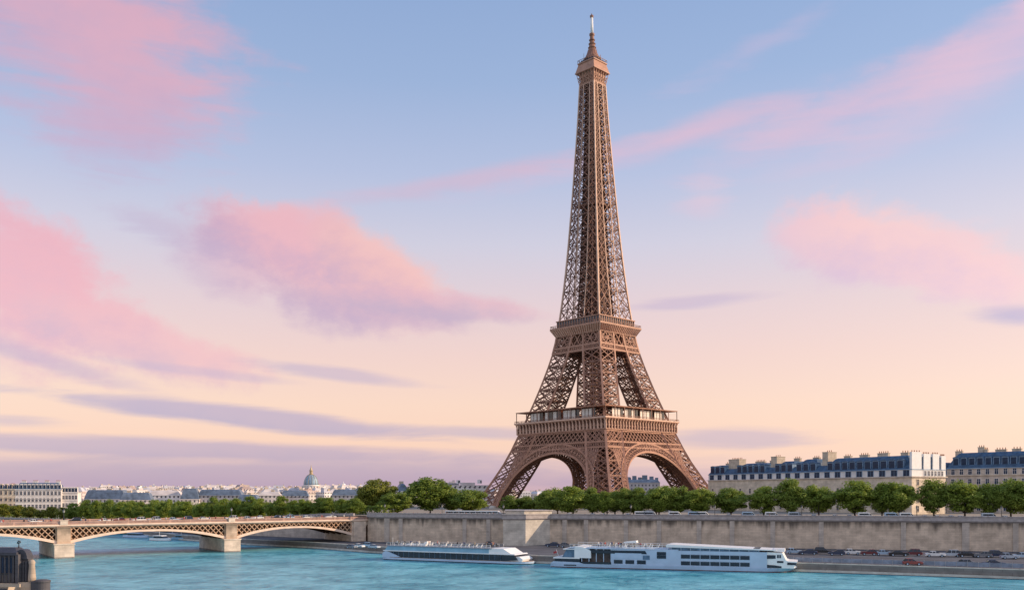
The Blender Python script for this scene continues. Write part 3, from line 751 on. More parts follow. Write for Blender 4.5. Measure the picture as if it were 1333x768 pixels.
# ------------------------------------------------------------------ trees
def crown_mesh(name, w, h, seed, lm, nclump=46, leaves=95, lsize=.5, squat=1.0):
    """leaf clumps spread through the volume; base of crown at z=0, top at h"""
    rnd = random.Random(seed); m = MB()
    for c in range(nclump):
        while True:
            x,y,z = (rnd.uniform(-1,1) for _ in range(3)); d = sqrt(x*x+y*y+z*z)
            if d <= 1 and d > (.35 if rnd.random() < .8 else 0): break
        zz = .5+.5*z
        k = .80+.20*sin(zz*pi)          # fuller in the middle
        cx, cy, cz = x*w/2*k*.84, y*w/2*k*.84, zz*h*.88+.06*h
        cr = rnd.uniform(.10,.19)*w
        for l in range(leaves):
            a = rnd.uniform(0,2*pi); cs = rnd.uniform(-1,1); sn = sqrt(1-cs*cs); rr = cr*(rnd.random()**.45)
            n = Vector((cos(a)*sn,sin(a)*sn,cs)); p = Vector((cx,cy,cz))+Vector((n.x,n.y,n.z*.75))*rr
            if p.z < 0: p.z = rnd.uniform(0,.4)
            nn = (n+Vector((rnd.gauss(0,.55),rnd.gauss(0,.55),rnd.gauss(.25,.5)))).normalized()
            u = nn.cross(Vector((rnd.gauss(0,1),rnd.gauss(0,1),rnd.gauss(0,1)))).normalized(); v = nn.cross(u)
            s = lsize*rnd.uniform(.6,1.25)
            m.add([p-u*s*.5, p+v*s*.38, p+u*s*.5, p-v*s*.38], [(0,1,2,3)])
    return m.mesh(name, lm)
def trunk_mesh(name, th, w, h, seed, r0=.28):
    rnd = random.Random(seed); m = MB()
    def limb(p,q,ra,rb,n=7):
        p = Vector(p); q = Vector(q); d = (q-p).normalized(); a = d.cross(Vector((.3,1,.1))).normalized(); b = d.cross(a)
        vs = [p+(a*cos(t)+b*sin(t))*ra for t in [2*pi*k/n for k in range(n)]]+[q+(a*cos(t)+b*sin(t))*rb for t in [2*pi*k/n for k in range(n)]]
        m.add(vs, [(k,(k+1)%n,n+(k+1)%n,n+k) for k in range(n)])
    limb((0,0,-.2),(0,0,.5),r0*1.5,r0); j = (rnd.uniform(-.2,.2),rnd.uniform(-.2,.2),th); limb((0,0,.5),j,r0,r0*.8)
    for k in range(5):
        a = k*2*pi/5+rnd.uniform(-.4,.4); e = (cos(a)*w*.28,sin(a)*w*.28,th+h*rnd.uniform(.35,.6)); limb((j[0],j[1],th-.3),e,r0*.55,r0*.18)
        e2 = (e[0]+cos(a+.5)*w*.12,e[1]+sin(a+.5)*w*.12,e[2]+h*.18); limb(e,e2,r0*.2,r0*.07)
    limb(j,(j[0]*1.5,j[1]*1.5,th+h*.75),r0*.75,r0*.15)
    return m.mesh(name, M_BARK)
TPL = {}
for kind, lm in (('plane',LEAF),('dark',LEAF_D),('yellow',LEAF_Y)):
    for s in range(3):
        TPL[kind,s] = (crown_mesh('crown', 10, 10, 11*s+len(kind), lm, 70+5*s, 160, .50), trunk_mesh('trunk', 3, 10, 10, s+5))
def tree(name, label, px, top, width_px, kind='plane', d=None, zb=PZ, var=0, group=None, bottom=None, clear=.15):
    x = X(px,d); zt = Z(top,d); H = zt-zb; w = width_px/F*d
    r = thing(name, (x,d,zb), random.uniform(0,6.28), label, 'tree', group)
    cm, tm = TPL[kind,var%3]; th = H*clear
    c = link('crown', cm, r); c.location = (0,0,th*.9); c.scale = (w/10,w/10,(H-th*.9)/10)
    t = link('trunk', tm, r); t.scale = (min(1.3,w/10),min(1.3,w/10),th/3)
    return r
def wd(px):
    p,_ = on_wall(px); return p.y
FRONT = [
 (1338,622,46,'plane','leafy plane tree cut off by the right edge of the picture before the second mansion'),
 (1316,624,44,'dark','full round plane tree, last whole tree before the right picture edge'),
 (1290,630,38,'dark','shorter dark plane tree between two larger ones before the second mansion'),
 (1256,625,44,'plane','broad plane tree in front of the left end of the second mansion'),
 (1216,624,34,'dark','plane tree with see-through crown before the sunlit white gable'),
 (1171,626,44,'plane','plane tree reaching across the near corner of the blue-roofed mansion'),
 (1148,631,30,'dark','dark plane tree squeezed in before the mansion, beside its gable corner'),
 (1113,625,50,'plane','widest light green plane tree in the row before the blue-roofed mansion'),
 (1066,630,38,'plane','bushy plane tree above the tall pilaster right of the ship bow'),
 (1030,626,40,'dark','tall dark plane tree rising above its neighbours behind the ship wheelhouse'),
 (994,633,36,'plane','small round-headed plane tree standing clear of both neighbours'),
 (951,636,42,'dark','low broad plane tree before the far end of the blue-roofed mansion'),
 (908,635,40,'plane','plane tree in front of the right foot of the iron tower'),
 (884,634,34,'dark','dark plane tree just inside the right foot of the iron tower'),
 (858,631,36,'plane','bright-topped plane tree under the right-hand tower arch'),
 (832,637,30,'dark','dark plane tree under the left half of the right-hand tower arch'),
 (811,636,28,'dark','slim dark plane tree beside the tower pier at the arch springing'),
 (790,639,28,'plane','low plane tree right of the centre of the nearest tower pier'),
 (771,637,26,'dark','low dark plane tree before the nearest tower pier'),
 (746,633,44,'plane','wide yellowish plane tree left of the nearest tower pier'),
]
for i,(px,top,wpx,kind,lb) in enumerate(FRONT):
    d = wd(px)+21+random.uniform(-1.5,1.5)
    tree('plane_tree', lb, px, top-2, wpx*1.27, kind, d, var=i, group='plane trees along the promenade')
MIDT = [
 (726,634,40,'plane',420,'plane tree with its trunk hidden by the pale terrace block'),
 (702,645,30,'plane',430,'low bushy tree under the left tower arch next to the terrace'),
 (684,646,28,'dark',430,'low dark bush-like tree in the middle of the left tower arch'),
 (663,646,26,'dark',430,'small dark tree right of the left tower foot'),
 (609,637,52,'dark',410,'broad rounded tree just left of the left tower foot'),
 (560,621,60,'dark',415,'largest dark tree standing left of the tower'),
 (588,637,34,'dark',420,'lower tree filling the gap between the largest dark tree and the rounded one'),
 (516,641,42,'dark',405,'shorter dark tree in front of the tall golden-green one'),
 (492,622,52,'yellow',420,'tall golden-green tree above the bridge end'),
 (470,645,30,'dark',425,'low dark tree just left of the tall golden-green one'),
]
for i,(px,top,wpx,kind,d,lb) in enumerate(MIDT):
    tree('park_tree', lb, px, top-1, wpx*1.16, kind, d, var=i, group='park trees beside the tower', clear=.10)
# second row further back that closes the gaps of the front row
for i,px in enumerate(range(716,930,27)):
    d = wd(px)+36+random.uniform(-3,3)
    tree('plane_tree', 'plane tree in the shaded rear row behind the promenade trees', px+random.uniform(-5,5), 640 if px < 930 else 637, 36, 'dark', d, var=i, group='rear row of promenade trees')
# row beyond the bridge
def left_d(px):
    t = (px-HX)/F
    for i in range(len(WL)-1):
        (x0,y0),(x1,y1) = WL[i],WL[i+1]; den = (x1-x0)-t*(y1-y0); s = (t*y0-x0)/den
        if 0 <= s <= 1: return y0+s*(y1-y0), WLZ[i]+s*(WLZ[i+1]-WLZ[i])
    return 400, PZ
LT = [96,112,127,141,157,172,186,200,216,231,247,262,277,293,309,324,338,354,369,385,400,415,430,446,458]
for i,px in enumerate(LT):
    d,zb = left_d(px); d += 12
    top = 652-5*((px-90)/370)+random.uniform(-3.0,2.6)
    if px in (96,): top = 655
    tree('row_tree', 'green tree in the long trimmed row behind the bridge', px+random.uniform(-3,3), top, random.uniform(23,34), 'plane' if i%3 else 'dark', d, zb, var=i, group='trimmed tree row behind the bridge', clear=.05)
def hedge():
    rnd = random.Random(3); m = MB()
    for i in range(len(WL)-1):
        (x0,y0),(x1,y1) = WL[i],WL[i+1]; a = Vector((x0,y0,WLZ[i])); b = Vector((x1,y1,WLZ[i+1])); L_ = (b-a).length
        d = (b-a).normalized(); n_ = Vector((-d.y,d.x,0))
        if i == 0: continue
        for k in range(int(L_*16)):
            p = a.lerp(b,rnd.random())+n_*rnd.uniform(15.5,19)+Vector((0,0,rnd.random()**.7*4.2))
            nn = Vector((rnd.gauss(0,1),rnd.gauss(0,1),rnd.gauss(.4,1))).normalized(); u = nn.orthogonal().normalized(); v = nn.cross(u); q = rnd.uniform(.4,.8)
            m.add([p-u*q,p+v*q*.7,p+u*q,p-v*q*.7],[(0,1,2,3)])
    o = m.build('hedge', LEAF_D); tag(o,'low dark hedge running under the trimmed tree row behind the bridge','hedge')
hedge()
YT = [(4,654,26,'yellow-green tree at the left picture edge below the pale palace'),(22,656,22,'rounded yellow-green tree below the palace, second from the picture edge'),
      (38,658,22,'yellow-green tree below the middle windows of the pale palace'),(53,662,18,'lowest yellow-green shrub-like tree before the pale palace'),
      (67,658,20,'yellow-green tree below the right-hand windows of the pale palace'),(82,659,18,'thin yellow-green tree beside the dark trimmed row')]
for i,(px,top,wpx,lb) in enumerate(YT):
    d,zb = left_d(px); d += 14
    tree('young_tree', lb, px, top, wpx, 'yellow', d, zb, var=i, group='yellow-green trees before the palace', clear=.12)

# ------------------------------------------------------------------ buildings
def win_mesh(w, h, fm, gm, arch=False):
    m = MB(); m.box(-w/2,w/2,-.04,.02,0,h,1)
    t = .14; m.box(-w/2-t,-w/2,-.14,.02,-.1,h+t); m.box(w/2,w/2+t,-.14,.02,-.1,h+t); m.box(-w/2,w/2,-.14,.02,h,h+t); m.box(-w/2-.25,w/2+.25,-.3,.02,-.22,-.1)
    m.box(-.05,.05,-.08,-.03,0,h); m.box(-w/2,w/2,-.08,-.03,h*.62,h*.62+.09)
    return m.mesh('window', [fm,gm])
def dormer_mesh(w, h, dep, wallm, glassm, roofm):
    m = MB(); m.box(-w/2,w/2,0,dep,0,h,0); m.box(-w/2+.2,w/2-.2,-.05,0.001,.25,h-.25,1)
    n = 6; pts = [(-w/2-.15,h)]+[(-(w/2+.15)*cos(pi*k/n), h+.7*sin(pi*k/n)) for k in range(1,n)]+[(w/2+.15,h)]
    m.sideprism(list(reversed(pts)), -.15, dep, 2)
    return m.mesh('dormer', [wallm,glassm,roofm])
def chimney(m, x, y, z, w, d, h, pots=4):
    m.box(x-w/2,x+w/2,y-d/2,y+d/2,z,z+h); m.box(x-w/2-.15,x+w/2+.15,y-d/2-.15,y+d/2+.15,z+h,z+h+.3)
    for k in range(pots):
        px = x-w/2+w*(k+.5)/pots; m.lathe([(.22,0),(.17,.9)],6,(px,y,z+h+.3),1)
def mansard(m, x0, x1, y0, y1, z0, z1, run, mi=0, hip0=True, hip1=True):
    prof = [(0,0),(.25,.35),(.55,.72),(.8,.93),(1.0,1.0)]
    for (u,v),(u2,v2) in zip(prof,prof[1:]):
        m.frus((x0+(run*u if hip0 else 0),x1-(run*u if hip1 else 0),y0+run*u,y1-run*u), z0+(z1-z0)*v, (x0+(run*u2 if hip0 else 0),x1-(run*u2 if hip1 else 0),y0+run*u2,y1-run*u2), z0+(z1-z0)*v2, mi)

def mansion_one():
    p0 = Vector((112.8,530,0)); p1 = Vector((177.8,410,0)); d = p1-p0; Lh = d.length; rz = atan2(d.y,d.x); D = 23
    r = thing('mansion', (p0.x,p0.y,PZ), rz, 'long cream mansion with blue slate mansard roof and sunlit white gable end', 'mansion')
    zc, zr, zt = 29.3-PZ, 32.7-PZ, 39.4-PZ
    m = MB(); m.box(0,Lh,0,D,-.5,zc); m.build('wall', M_CREAM, r)
    m = MB(); m.box(-.6,Lh+.6,-.7,D+.6,zc,zc+.45); m.build('cornice', M_CREAM2, r)
    m = MB(); m.box(0,Lh-.02,.25,D-.2,zc+.45,zr); m.build('attic_storey', M_PALE, r)
    m = MB(); m.box(-.3,Lh+.25,-.15,D,zr,zr+.25); m.build('gutter', M_ZINC, r)
    rf = MB(); mansard(rf, 0, Lh-1.2, .1, D-.1, zr+.25, 35.9-PZ, 2.6, 0, True, False)
    for (a_,b_,h_) in ((0.3,13.6,38.2),(22.5,46.5,38.6),(51.5,66,38.9),(66.4,81.5,39.5),(86.2,Lh-1.3,39.3)):
        mansard(rf, a_, b_, .3, D-.3, zr+.26, h_-PZ, 4.4)
    ro = rf.build('roof', M_SLATE, r)
    wq = MB(); wq.box(-1.55,1.55,-.06,.02,0,2.7,1); wq.box(-1.75,-1.55,-.12,.02,-.1,2.8); wq.box(1.55,1.75,-.12,.02,-.1,2.8); wq.box(-.05,.05,-.1,-.05,0,2.7); wm = wq.mesh('window',[M_ZINC,M_NAVY]); n = 21; k = 0
    for i in range(n):
        x = 3+(Lh-6)*i/(n-1); o = link('window', wm, r); o.location = (x,.25,zc+.55)
    wm2 = win_mesh(1.3,2.5,M_CREAM,M_NAVY)
    for zz in (1.2,5.2,9.4):
        for i in range(18):
            x = 4+(Lh-8)*i/17; o = link('window', wm2, r); o.location = (x,0,zz)
    # dormers: tall dark glazed bays between light zinc ribs
    dm = dormer_mesh(3.5,4.0,3.6,M_ZINC,M_NAVY,M_SLATE)
    for x in (3.2,7.4,11.6,25.2,29.6,34,38.4,43,54,58.4,62.8,69,73.6,78.4,89.4,93.9,98.4,102.9,107.4,111.9,116.4,120.9,125.4,129.9):
        o = link('dormer', dm, ro); o.location = (x,.55,zr+.4)
    for x,y_,w_,h_,dp in ((8,9,5,6.0,1.4),(17.6,6,8.6,8.0,5),(33,9,7,6.4,1.4),(42,9,3,6.6,1.4),(49,6,4.2,8.4,6),(60,9,4,7.2,1.4),(84,6,3.6,9.4,6),(73,9,4,7.2,1.4),(93,9,4,7.2,1.4),(103,9,5,7.4,1.4),(114,9,6,7.8,1.4),(126,9,4,7.6,1.4)):
        m = MB(); chimney(m, x, y_, zr+.3, w_, dp, h_, max(3,int(w_/1.1))); m.build('chimney', [M_CHIM,M_POT], ro)
    # gable end: four tall white chimney walls with dark slate clefts between them
    for (a,b,h_) in ((0,6.6,40.6),(8.0,12.6,39.9),(14.2,18.6,39.9),(20.0,23,39.2)):
        m = MB(); m.sideprism([(a,zc+.45),(b,zc+.45),(b-.1,h_-PZ),(a+.1,h_-PZ)], -1.2, 0)
        me = m.v; m.v = [(Lh+.02+y*1.0+.0, x, z) for (x,y,z) in me]
        for k in range(4): m.lathe([(.22,0),(.17,.8)],6,(Lh-.6,a+(b-a)*(k+.5)/4,h_-PZ),1)
        m.build('gable_wall', [M_WHITE,M_POT], ro)
    m = MB(); m.box(Lh-1.3,Lh-.5,.6,D-.4,zc+.4,38.5-PZ); m.build('gable_slate', M_SLATE, ro)
    wm3 = win_mesh(1.2,2.1,M_PALE,M_NAVY)
    for i in range(6):
        o = link('window', wm3, r); o.location = (Lh+.02, 9+i*2.3, zc+.75); o.rotation_euler = (0,0,pi/2)
    for zz in (1.2,5.2,9.4,13.0):
        for i in range(3):
            o = link('window', wm2, r); o.location = (Lh, 4+i*7, zz); o.rotation_euler = (0,0,pi/2)
mansion_one()

def mansion_two():
    d = Vector((.66,-.751,0)).normalized(); p0 = Vector((212.2,450,0)); Lh = 38; D = 22; rz = atan2(d.y,d.x)
    r = thing('mansion', (p0.x,p0.y,PZ), rz, 'warm grey mansion with curved blue slate roof reaching the right picture edge', 'mansion')
    zc, zr, zt = 30.6-PZ, 34.0-PZ, 41.8-PZ
    m = MB(); m.box(0,Lh,0,D,-.5,zc); m.build('wall', M_CREAM2, r)
    m = MB(); m.box(-.5,Lh+.5,-.6,D+.5,zc,zc+.4); m.build('cornice', M_CREAM, r)
    m = MB(); m.box(0,Lh-.02,.1,D-.1,zc+.4,zr); m.build('attic_storey', M_CREAM2, r)
    m = MB(); m.box(-.4,Lh+.3,-.4,D,zr,zr+.3); m.build('gutter', M_ZINC, r)
    rf = MB(); mansard(rf, 0, Lh, .1, D-.1, zr+.3, zt, 5.0); ro = rf.build('roof', M_SLATE, r)
    wm = win_mesh(1.6,2.5,M_PALE,M_NAVY)
    for i in range(9):
        o = link('window', wm, r); o.location = (3+(Lh-6)*i/8,.1,zc+.6)
    for zz in (1.2,5.4,9.6,13.7):
        for i in range(9):
            o = link('window', wm, r); o.location = (3+(Lh-6)*i/8,0,zz)
    dm = dormer_mesh(2.9,4.6,3.6,M_ZINC,M_NAVY,M_SLATE)
    for i in range(9):
        o = link('dormer', dm, ro); o.location = (4+(Lh-8)*i/8,.85,zr+.6)
    for x,w_,h_ in ((2.5,3.4,8.6),(13,3,10.2),(15,2,9),(22,5,8.8),(29,4,8.9),(35,4,8.8)):
        m = MB(); chimney(m, x, 8.5, zr, w_, 1.5, h_, max(3,int(w_/1.1))); m.build('chimney', [M_CHIM,M_POT], ro)
mansion_two()
def link_house():
    r = thing('slate_house', (205,452,PZ), atan2(-.879,.476), 'narrow blue slate roofed house wedged between the two mansions', 'house')
    m = MB(); m.box(-6,5,6,20,-.5,18.5); m.build('wall', M_CREAM2, r)
    m = MB(); mansard(m,-6,5,6,20,18.5,24.5,2.5); m.build('roof', M_SLATE, r)
    m = MB(); chimney(m,-3,9,21,2,1.2,4.5); m.build('chimney',[M_CHIM,M_POT],r)
link_house()

def palace(px0, px1, d, top, ze, label, ncol, roofy, face=.5, shiftD=0, cream=M_PALE):
    """pale palace on the far left whose long front turns towards the sun"""
    x0, x1 = X(px0,d), X(px1,d+shiftD); L_ = sqrt((x1-x0)**2+shiftD**2); rz = atan2(shiftD,x1-x0)
    r = thing('palace', (x0,d,5), rz, label, 'palace')
    zc = Z(roofy,d)-5; zt = Z(top,d)-5
    m = MB(); m.box(0,L_,0,16,-.5,zc); m.build('wall', cream, r)
    m = MB(); m.box(-.4,L_+.4,-.6,16.4,zc,zc+.6); m.box(-.2,L_+.2,-.35,0.0,zc*.66,zc*.66+.4); m.build('cornice', cream, r)
    rf = MB(); mansard(rf,0,L_,.2,15.8,zc+.6,zt-1.2,3.0); ro = rf.build('roof', M_SLATE, r)
    wm = win_mesh(1.5,2.8,cream,M_NAVY); rows = int(zc/4.6)
    for j in range(rows):
        for i in range(ncol):
            o = link('window', wm, r); o.location = (L_*(i+.5)/ncol,0,1.2+j*zc/rows)
    dm = dormer_mesh(1.9,3.2,3,cream,M_NAVY,cream)
    for i in range(ncol):
        o = link('dormer', dm, ro); o.location = (L_*(i+.5)/ncol,.5,zc+.7)
    for i in range(max(2,ncol//3)):
        m = MB(); chimney(m, L_*(i+.6)/max(2,ncol//3), 6, zc+2, 3.2, 1.2, zt-zc-2.2, 4); m.build('chimney', [cream,M_POT], ro)
palace(20, 80, 690, 626, 0, 'pale white palace with many dormers beyond the left end of the bridge', 12, 637.5, shiftD=9)
palace(-45, 23, 716, 630, 0, 'cream palace wing cut off by the left edge of the picture', 11, 637.0, shiftD=9, cream=M_CREAM)
palace(80.5, 101, 702, 639.5, 0, 'low pale wing joined to the right end of the white palace', 5, 641.5, shiftD=3)

FARW = [mat('far_cream_wall', (.74,.66,.60), .9, .15, .12), mat('far_white_wall', (.80,.77,.76), .9, .1, .12), mat('far_rose_wall', (.72,.60,.57), .9, .15, .12), mat('far_grey_wall', (.42,.41,.43), .9, .15, .12)]
M_SLATEF = mat('far_slate', (.13,.175,.245), .5, .25, .3)
FARR = [mat('far_zinc_roof', (.50,.50,.55), .6, .2, .15), M_SLATEF, mat('far_pale_roof', (.62,.56,.54), .8, .15, .15), mat('far_brown_roof', (.45,.35,.32), .9, .2, .15)]
def far_wall_windows(m):
    """rows of window openings read as the wall's own surface at a kilometre"""
    nt = m.node_tree; N = nt.nodes.new; L = nt.links.new; b = nt.nodes['Principled BSDF']; src = b.inputs['Base Color'].links[0].from_socket
    tc = N('ShaderNodeTexCoord'); sp = N('ShaderNodeSeparateXYZ'); L(tc.outputs['Object'], sp.inputs[0])
    ad = N('ShaderNodeMath'); ad.operation = 'ADD'; L(sp.outputs[0], ad.inputs[0]); L(sp.outputs[1], ad.inputs[1])
    def cell(s, per, lo, hi):
        f = N('ShaderNodeMath'); f.operation = 'PINGPONG'; L(s, f.inputs[0]); f.inputs[1].default_value = per/2
        g = N('ShaderNodeMath'); g.operation = 'GREATER_THAN'; L(f.outputs[0], g.inputs[0]); g.inputs[1].default_value = lo; return g.outputs[0]
    mu = N('ShaderNodeMath'); mu.operation = 'MULTIPLY'; L(cell(ad.outputs[0],3.4,1.05,0), mu.inputs[0]); L(cell(sp.outputs[2],3.6,.9,0), mu.inputs[1])
    mx = N('ShaderNodeMix'); mx.data_type = 'RGBA'; L(mu.outputs[0], mx.inputs[0]); L(src, mx.inputs[6]); mx.inputs[7].default_value = (.10,.10,.12,1); L(mx.outputs[2], b.inputs['Base Color'])
for m_ in FARW: far_wall_windows(m_)

def far_house(px, d, wpx, top, rz, wm, rm, label, group, name='town_house', rh=None, depth=14, zb=10.5, flat=False):
    w_ = wpx/F*d; x = X(px,d); zt = Z(top,d)-zb; rh = rh or min(5.5,zt*.28)
    r = thing(name, (x,d,zb), rz, label, 'house' if name == 'town_house' else name.split('_')[-1], group)
    m = MB(); m.box(-w_/2,w_/2,-depth/2,depth/2,-6,zt-rh); m.box(-w_/2-.4,w_/2+.4,-depth/2-.4,depth/2+.4,zt-rh-.5,zt-rh); m.build('wall', wm, r)
    m = MB()
    if flat: m.box(-w_/2+.3,w_/2-.3,-depth/2+.3,depth/2-.3,zt-rh,zt-rh+.6); m.box(-w_*.2,w_*.15,-3,3,zt-rh+.6,zt)
    else: mansard(m,-w_/2,w_/2,-depth/2,depth/2,zt-rh,zt,min(3.2,depth*.3))
    ro = m.build('roof', rm, r)
    n = max(1,int(w_/11))
    for k in range(n): 
        m = MB(); cx = -w_/2+w_*(k+.5)/n+random.uniform(-2,2); m.box(cx-random.uniform(.7,2),cx+random.uniform(.7,2),-.7+random.uniform(-3,3),1.4,zt-.6,zt+random.uniform(.8,2.2))
        m.build('chimney', M_CHIM if not flat else wm, ro)
    return r
GL = 'low blue-roofed block behind the trimmed trees'
# nearer slate-roofed blocks (px0, px1, top, D, roof height m, label)
BL = [
 (115,166,637.5,800,8,0,'longest slate roof just right of the low pale wing','slate_block'),
 (160,198,641,760,6,0,'grey-blue glazed roof block left of the white balconied house','slate_block'),
 (198,236,638,790,4,1,'white balconied house with a thin dark roof between slate blocks','town_house'),
 (237,260,635.5,780,9,0,'tall steep blue roof standing between the white house and the long block','slate_block'),
 (261,316,637,790,5,3,'long dark blue roof over a pale window band','slate_block'),
 (311,338,643.5,740,5,3,'low black-roofed block before the white rooftops','slate_block'),
 (338,366,640,800,3,0,'cream low house in the gap left of the domed church','town_house'),
 (367,402,638,820,5,3,'navy-roofed grey block against the left of the domed church','slate_block'),
 (432,472,637,800,5,3,'navy-roofed grey block right of the domed church','slate_block'),
 (516,530,629.5,640,5,1,'small blue-roofed pavilion between the two tallest trees','slate_pavilion'),
]
for (a,b,top,d,rh,wi,lb,nm) in BL:
    far_house((a+b)/2, d, b-a, top, R(random.uniform(4,14)), FARW[wi], M_SLATEF if nm != 'town_house' else FARR[2], lb, None, nm, rh, 18)
far_house(610, 640, 50, 628, R(12), FARW[1], FARR[2], 'white flat-roofed block left of the tower foot, behind the trees', None, 'flat_block', 2.4, 16, flat=True)
far_house(588, 655, 18, 626.5, R(5), FARW[3], FARR[2], 'grey stair tower at the left end of the white flat block', None, 'flat_block', 1.5, 14, flat=True)
gb = far_house(836, 900, 46, 624, R(-10), FARW[3], FARR[1], 'grey block with a ragged dark roof seen through the right arch', None, 'grey_block', 3.0, 18)
zg = Z(624,900)-10.5
for k,(x,w_,h_) in enumerate(((-14,5,2.4),(-7.5,4,3.6),(-2.5,3,2.2),(2.5,5,4.2),(9,4,3.0),(14,3,1.8))):
    m = MB(); m.box(x-w_/2,x+w_/2,-4,2,zg-2,zg+h_); m.build('roof_turret', FARR[1], gb)
far_house(868, 860, 20, 634, R(8), FARW[1], FARR[2], 'small white house beside the grey block seen through the right arch', None)
rj = random.Random(4)
def spread(n, pa, pb, da, db, ta, tb, label, group):
    for i in range(n):
        px = pa+(pb-pa)*(i+rj.uniform(.1,.9))/n; d = rj.uniform(da,db)
        far_house(px, d, rj.uniform(9,22), rj.uniform(ta,tb), R(rj.uniform(10,48)), FARW[rj.choice((0,1,1,2,0,1))], FARR[rj.choice((0,2,2,2,0,3))], label, group, depth=rj.uniform(11,18), flat=rj.random() < .35, rh=rj.uniform(2,5))
spread(62, 100, 480, 950, 1250, 633.0, 639.0, 'pale rooftop house of the far town behind the trimmed tree row', 'far town rooftops behind the tree row')
spread(44, 120, 480, 1350, 1900, 630.6, 634.5, 'hazy pale house on the skyline left of the tower', 'skyline houses left of the tower')
spread(12, 655, 745, 1100, 1500, 637, 641.5, 'pale far house seen through the left tower arch', 'far houses through the left arch')
spread(7, 805, 885, 1200, 1500, 636, 640, 'pale far house low behind the right tower arch', 'far houses through the right arch')
spread(8, 520, 655, 900, 1200, 632, 638, 'pale far house between the park trees and the tower foot', 'far houses behind the park trees')

def dome_church():
    d = 1100; x = X(405,d); zb = 11; s = d/F
    r = thing('domed_church', (x,d,zb), R(20), 'domed church with ribbed blue dome and golden lantern on the skyline', 'church')
    zz = lambda py: Z(py,d)-zb
    m = MB(); m.box(-11,14,-10,10,-1,zz(638)); m.box(-11.6,14.6,-10.6,10.6,zz(638),zz(637)); m.box(-6,6,-13,-9.5,0,zz(639.5)); m.build('nave', FARW[0], r)
    m = MB(); m.lathe([(10.2,zz(637)),(10.2,zz(633)),(10.9,zz(632.6)),(10.9,zz(632)),(9.4,zz(632)),(9.4,zz(631))],24)
    for k in range(20):
        a = 2*pi*k/20; m.lathe([(.55,zz(637)),(.5,zz(632.8))],6,(10.7*cos(a),10.7*sin(a),0))
    m.build('drum', M_PALE, r)
    m = MB(); m.lathe([(8.6*cos(t),zz(631)+ (zz(617)-zz(631))*sin(t)) for t in [k*pi/2/9*.93 for k in range(10)]],24)
    dm = m.build('dome', mat('blue_dome_lead', (.25,.36,.46), .5, .2, .2), r, True)
    m = MB()
    for k in range(12):
        a = 2*pi*k/12
        for j in range(9):
            t0,t1 = j*pi/2/9*.93,(j+1)*pi/2/9*.93
            f = lambda t: (8.7*cos(t)*cos(a),8.7*cos(t)*sin(a),zz(631)+(zz(617)-zz(631))*sin(t)*1.01)
            m.bar(f(t0),f(t1),.36)
    m.build('dome_rib', mat('gilt', (.46,.36,.22), .5, .2, .3, metal=.2), dm)
    m = MB(); m.lathe([(2.6,zz(617.6)),(2.6,zz(616.8)),(1.9,zz(616.6)),(1.9,zz(613)),(2.5,zz(612.8)),(2.0,zz(612)),(1.2,zz(610.5)),(.5,zz(608)),(.12,zz(604.5))],12)
    m.build('lantern', bpy.data.materials['gilt'], dm)
dome_church()
def far_dome():
    d = 1700; r = thing('small_dome', (X(447,d),d,11), 0, 'tiny white dome on the skyline right of the blue dome', 'dome')
    z = lambda py: Z(py,d)-11
    m = MB(); m.box(-7,7,-7,7,-1,z(635)); m.build('base', FARW[1], r)
    m = MB(); m.lathe([(5.5,z(635)),(5.5,z(633)),(5,z(631.5)),(3,z(629.6)),(.6,z(628.6)),(.1,z(626))],12); m.build('dome', FARW[1], r, True)
far_dome()

# ------------------------------------------------------------------ boats
M_HULL = mat('hull_white', (.44,.55,.68), .35, .05, .4)
M_HULLW = mat('hull_bright_white', (.80,.80,.79), .35, .04, .4)
M_HULLB = mat('awning_blue', (.24,.43,.56), .45, .1, .4)
M_DECK = mat('teak_deck', (.40,.29,.21), .7, .2, .6)
M_DECKG = mat('deck_grey_paint', (.25,.27,.30), .7, .15, .6)
M_RED = mat('antifouling', (.16,.05,.035), .7, .2, .6)
M_BOATGL = glass('boat_glazing', (.012,.018,.035), .06, .6)
M_TINT = glass('tinted_canopy', (.10,.17,.26), .08, .6)
def plan(L_, B, bow, stern=.6, n=7, x0=0):
    pts = [(x0,B*.5-B*.5*(1-stern*.12)),(x0+2,0)]
    pts += [(x0+L_-bow+bow*sin(pi/2*k/n), B/2*(1-cos(pi/2*k/n))) for k in range(n+1)]
    pts += [(x,B-y) for x,y in reversed(pts[2:-1])]
    pts += [(x0+2,B),(x0,B*.5+B*.5*(1-stern*.12))]
    return pts
def loungers(r, mt, spots):
    for (x,y,z) in spots:
        m = MB(); m.box(x-.7,x+.7,y-.3,y+.3,z+.25,z+.36); m.sideprism([(x+.5,z+.3),(x+.62,z+.3),(x+1.0,z+.95),(x+.9,z+1.0)],y-.3,y+.3)
        for a in (-.6,.5):
            for b in (-.25,.25): m.box(x+a-.03,x+a+.03,y+b-.03,y+b+.03,z,z+.25)
        m.build('deck_seat', mt, r)
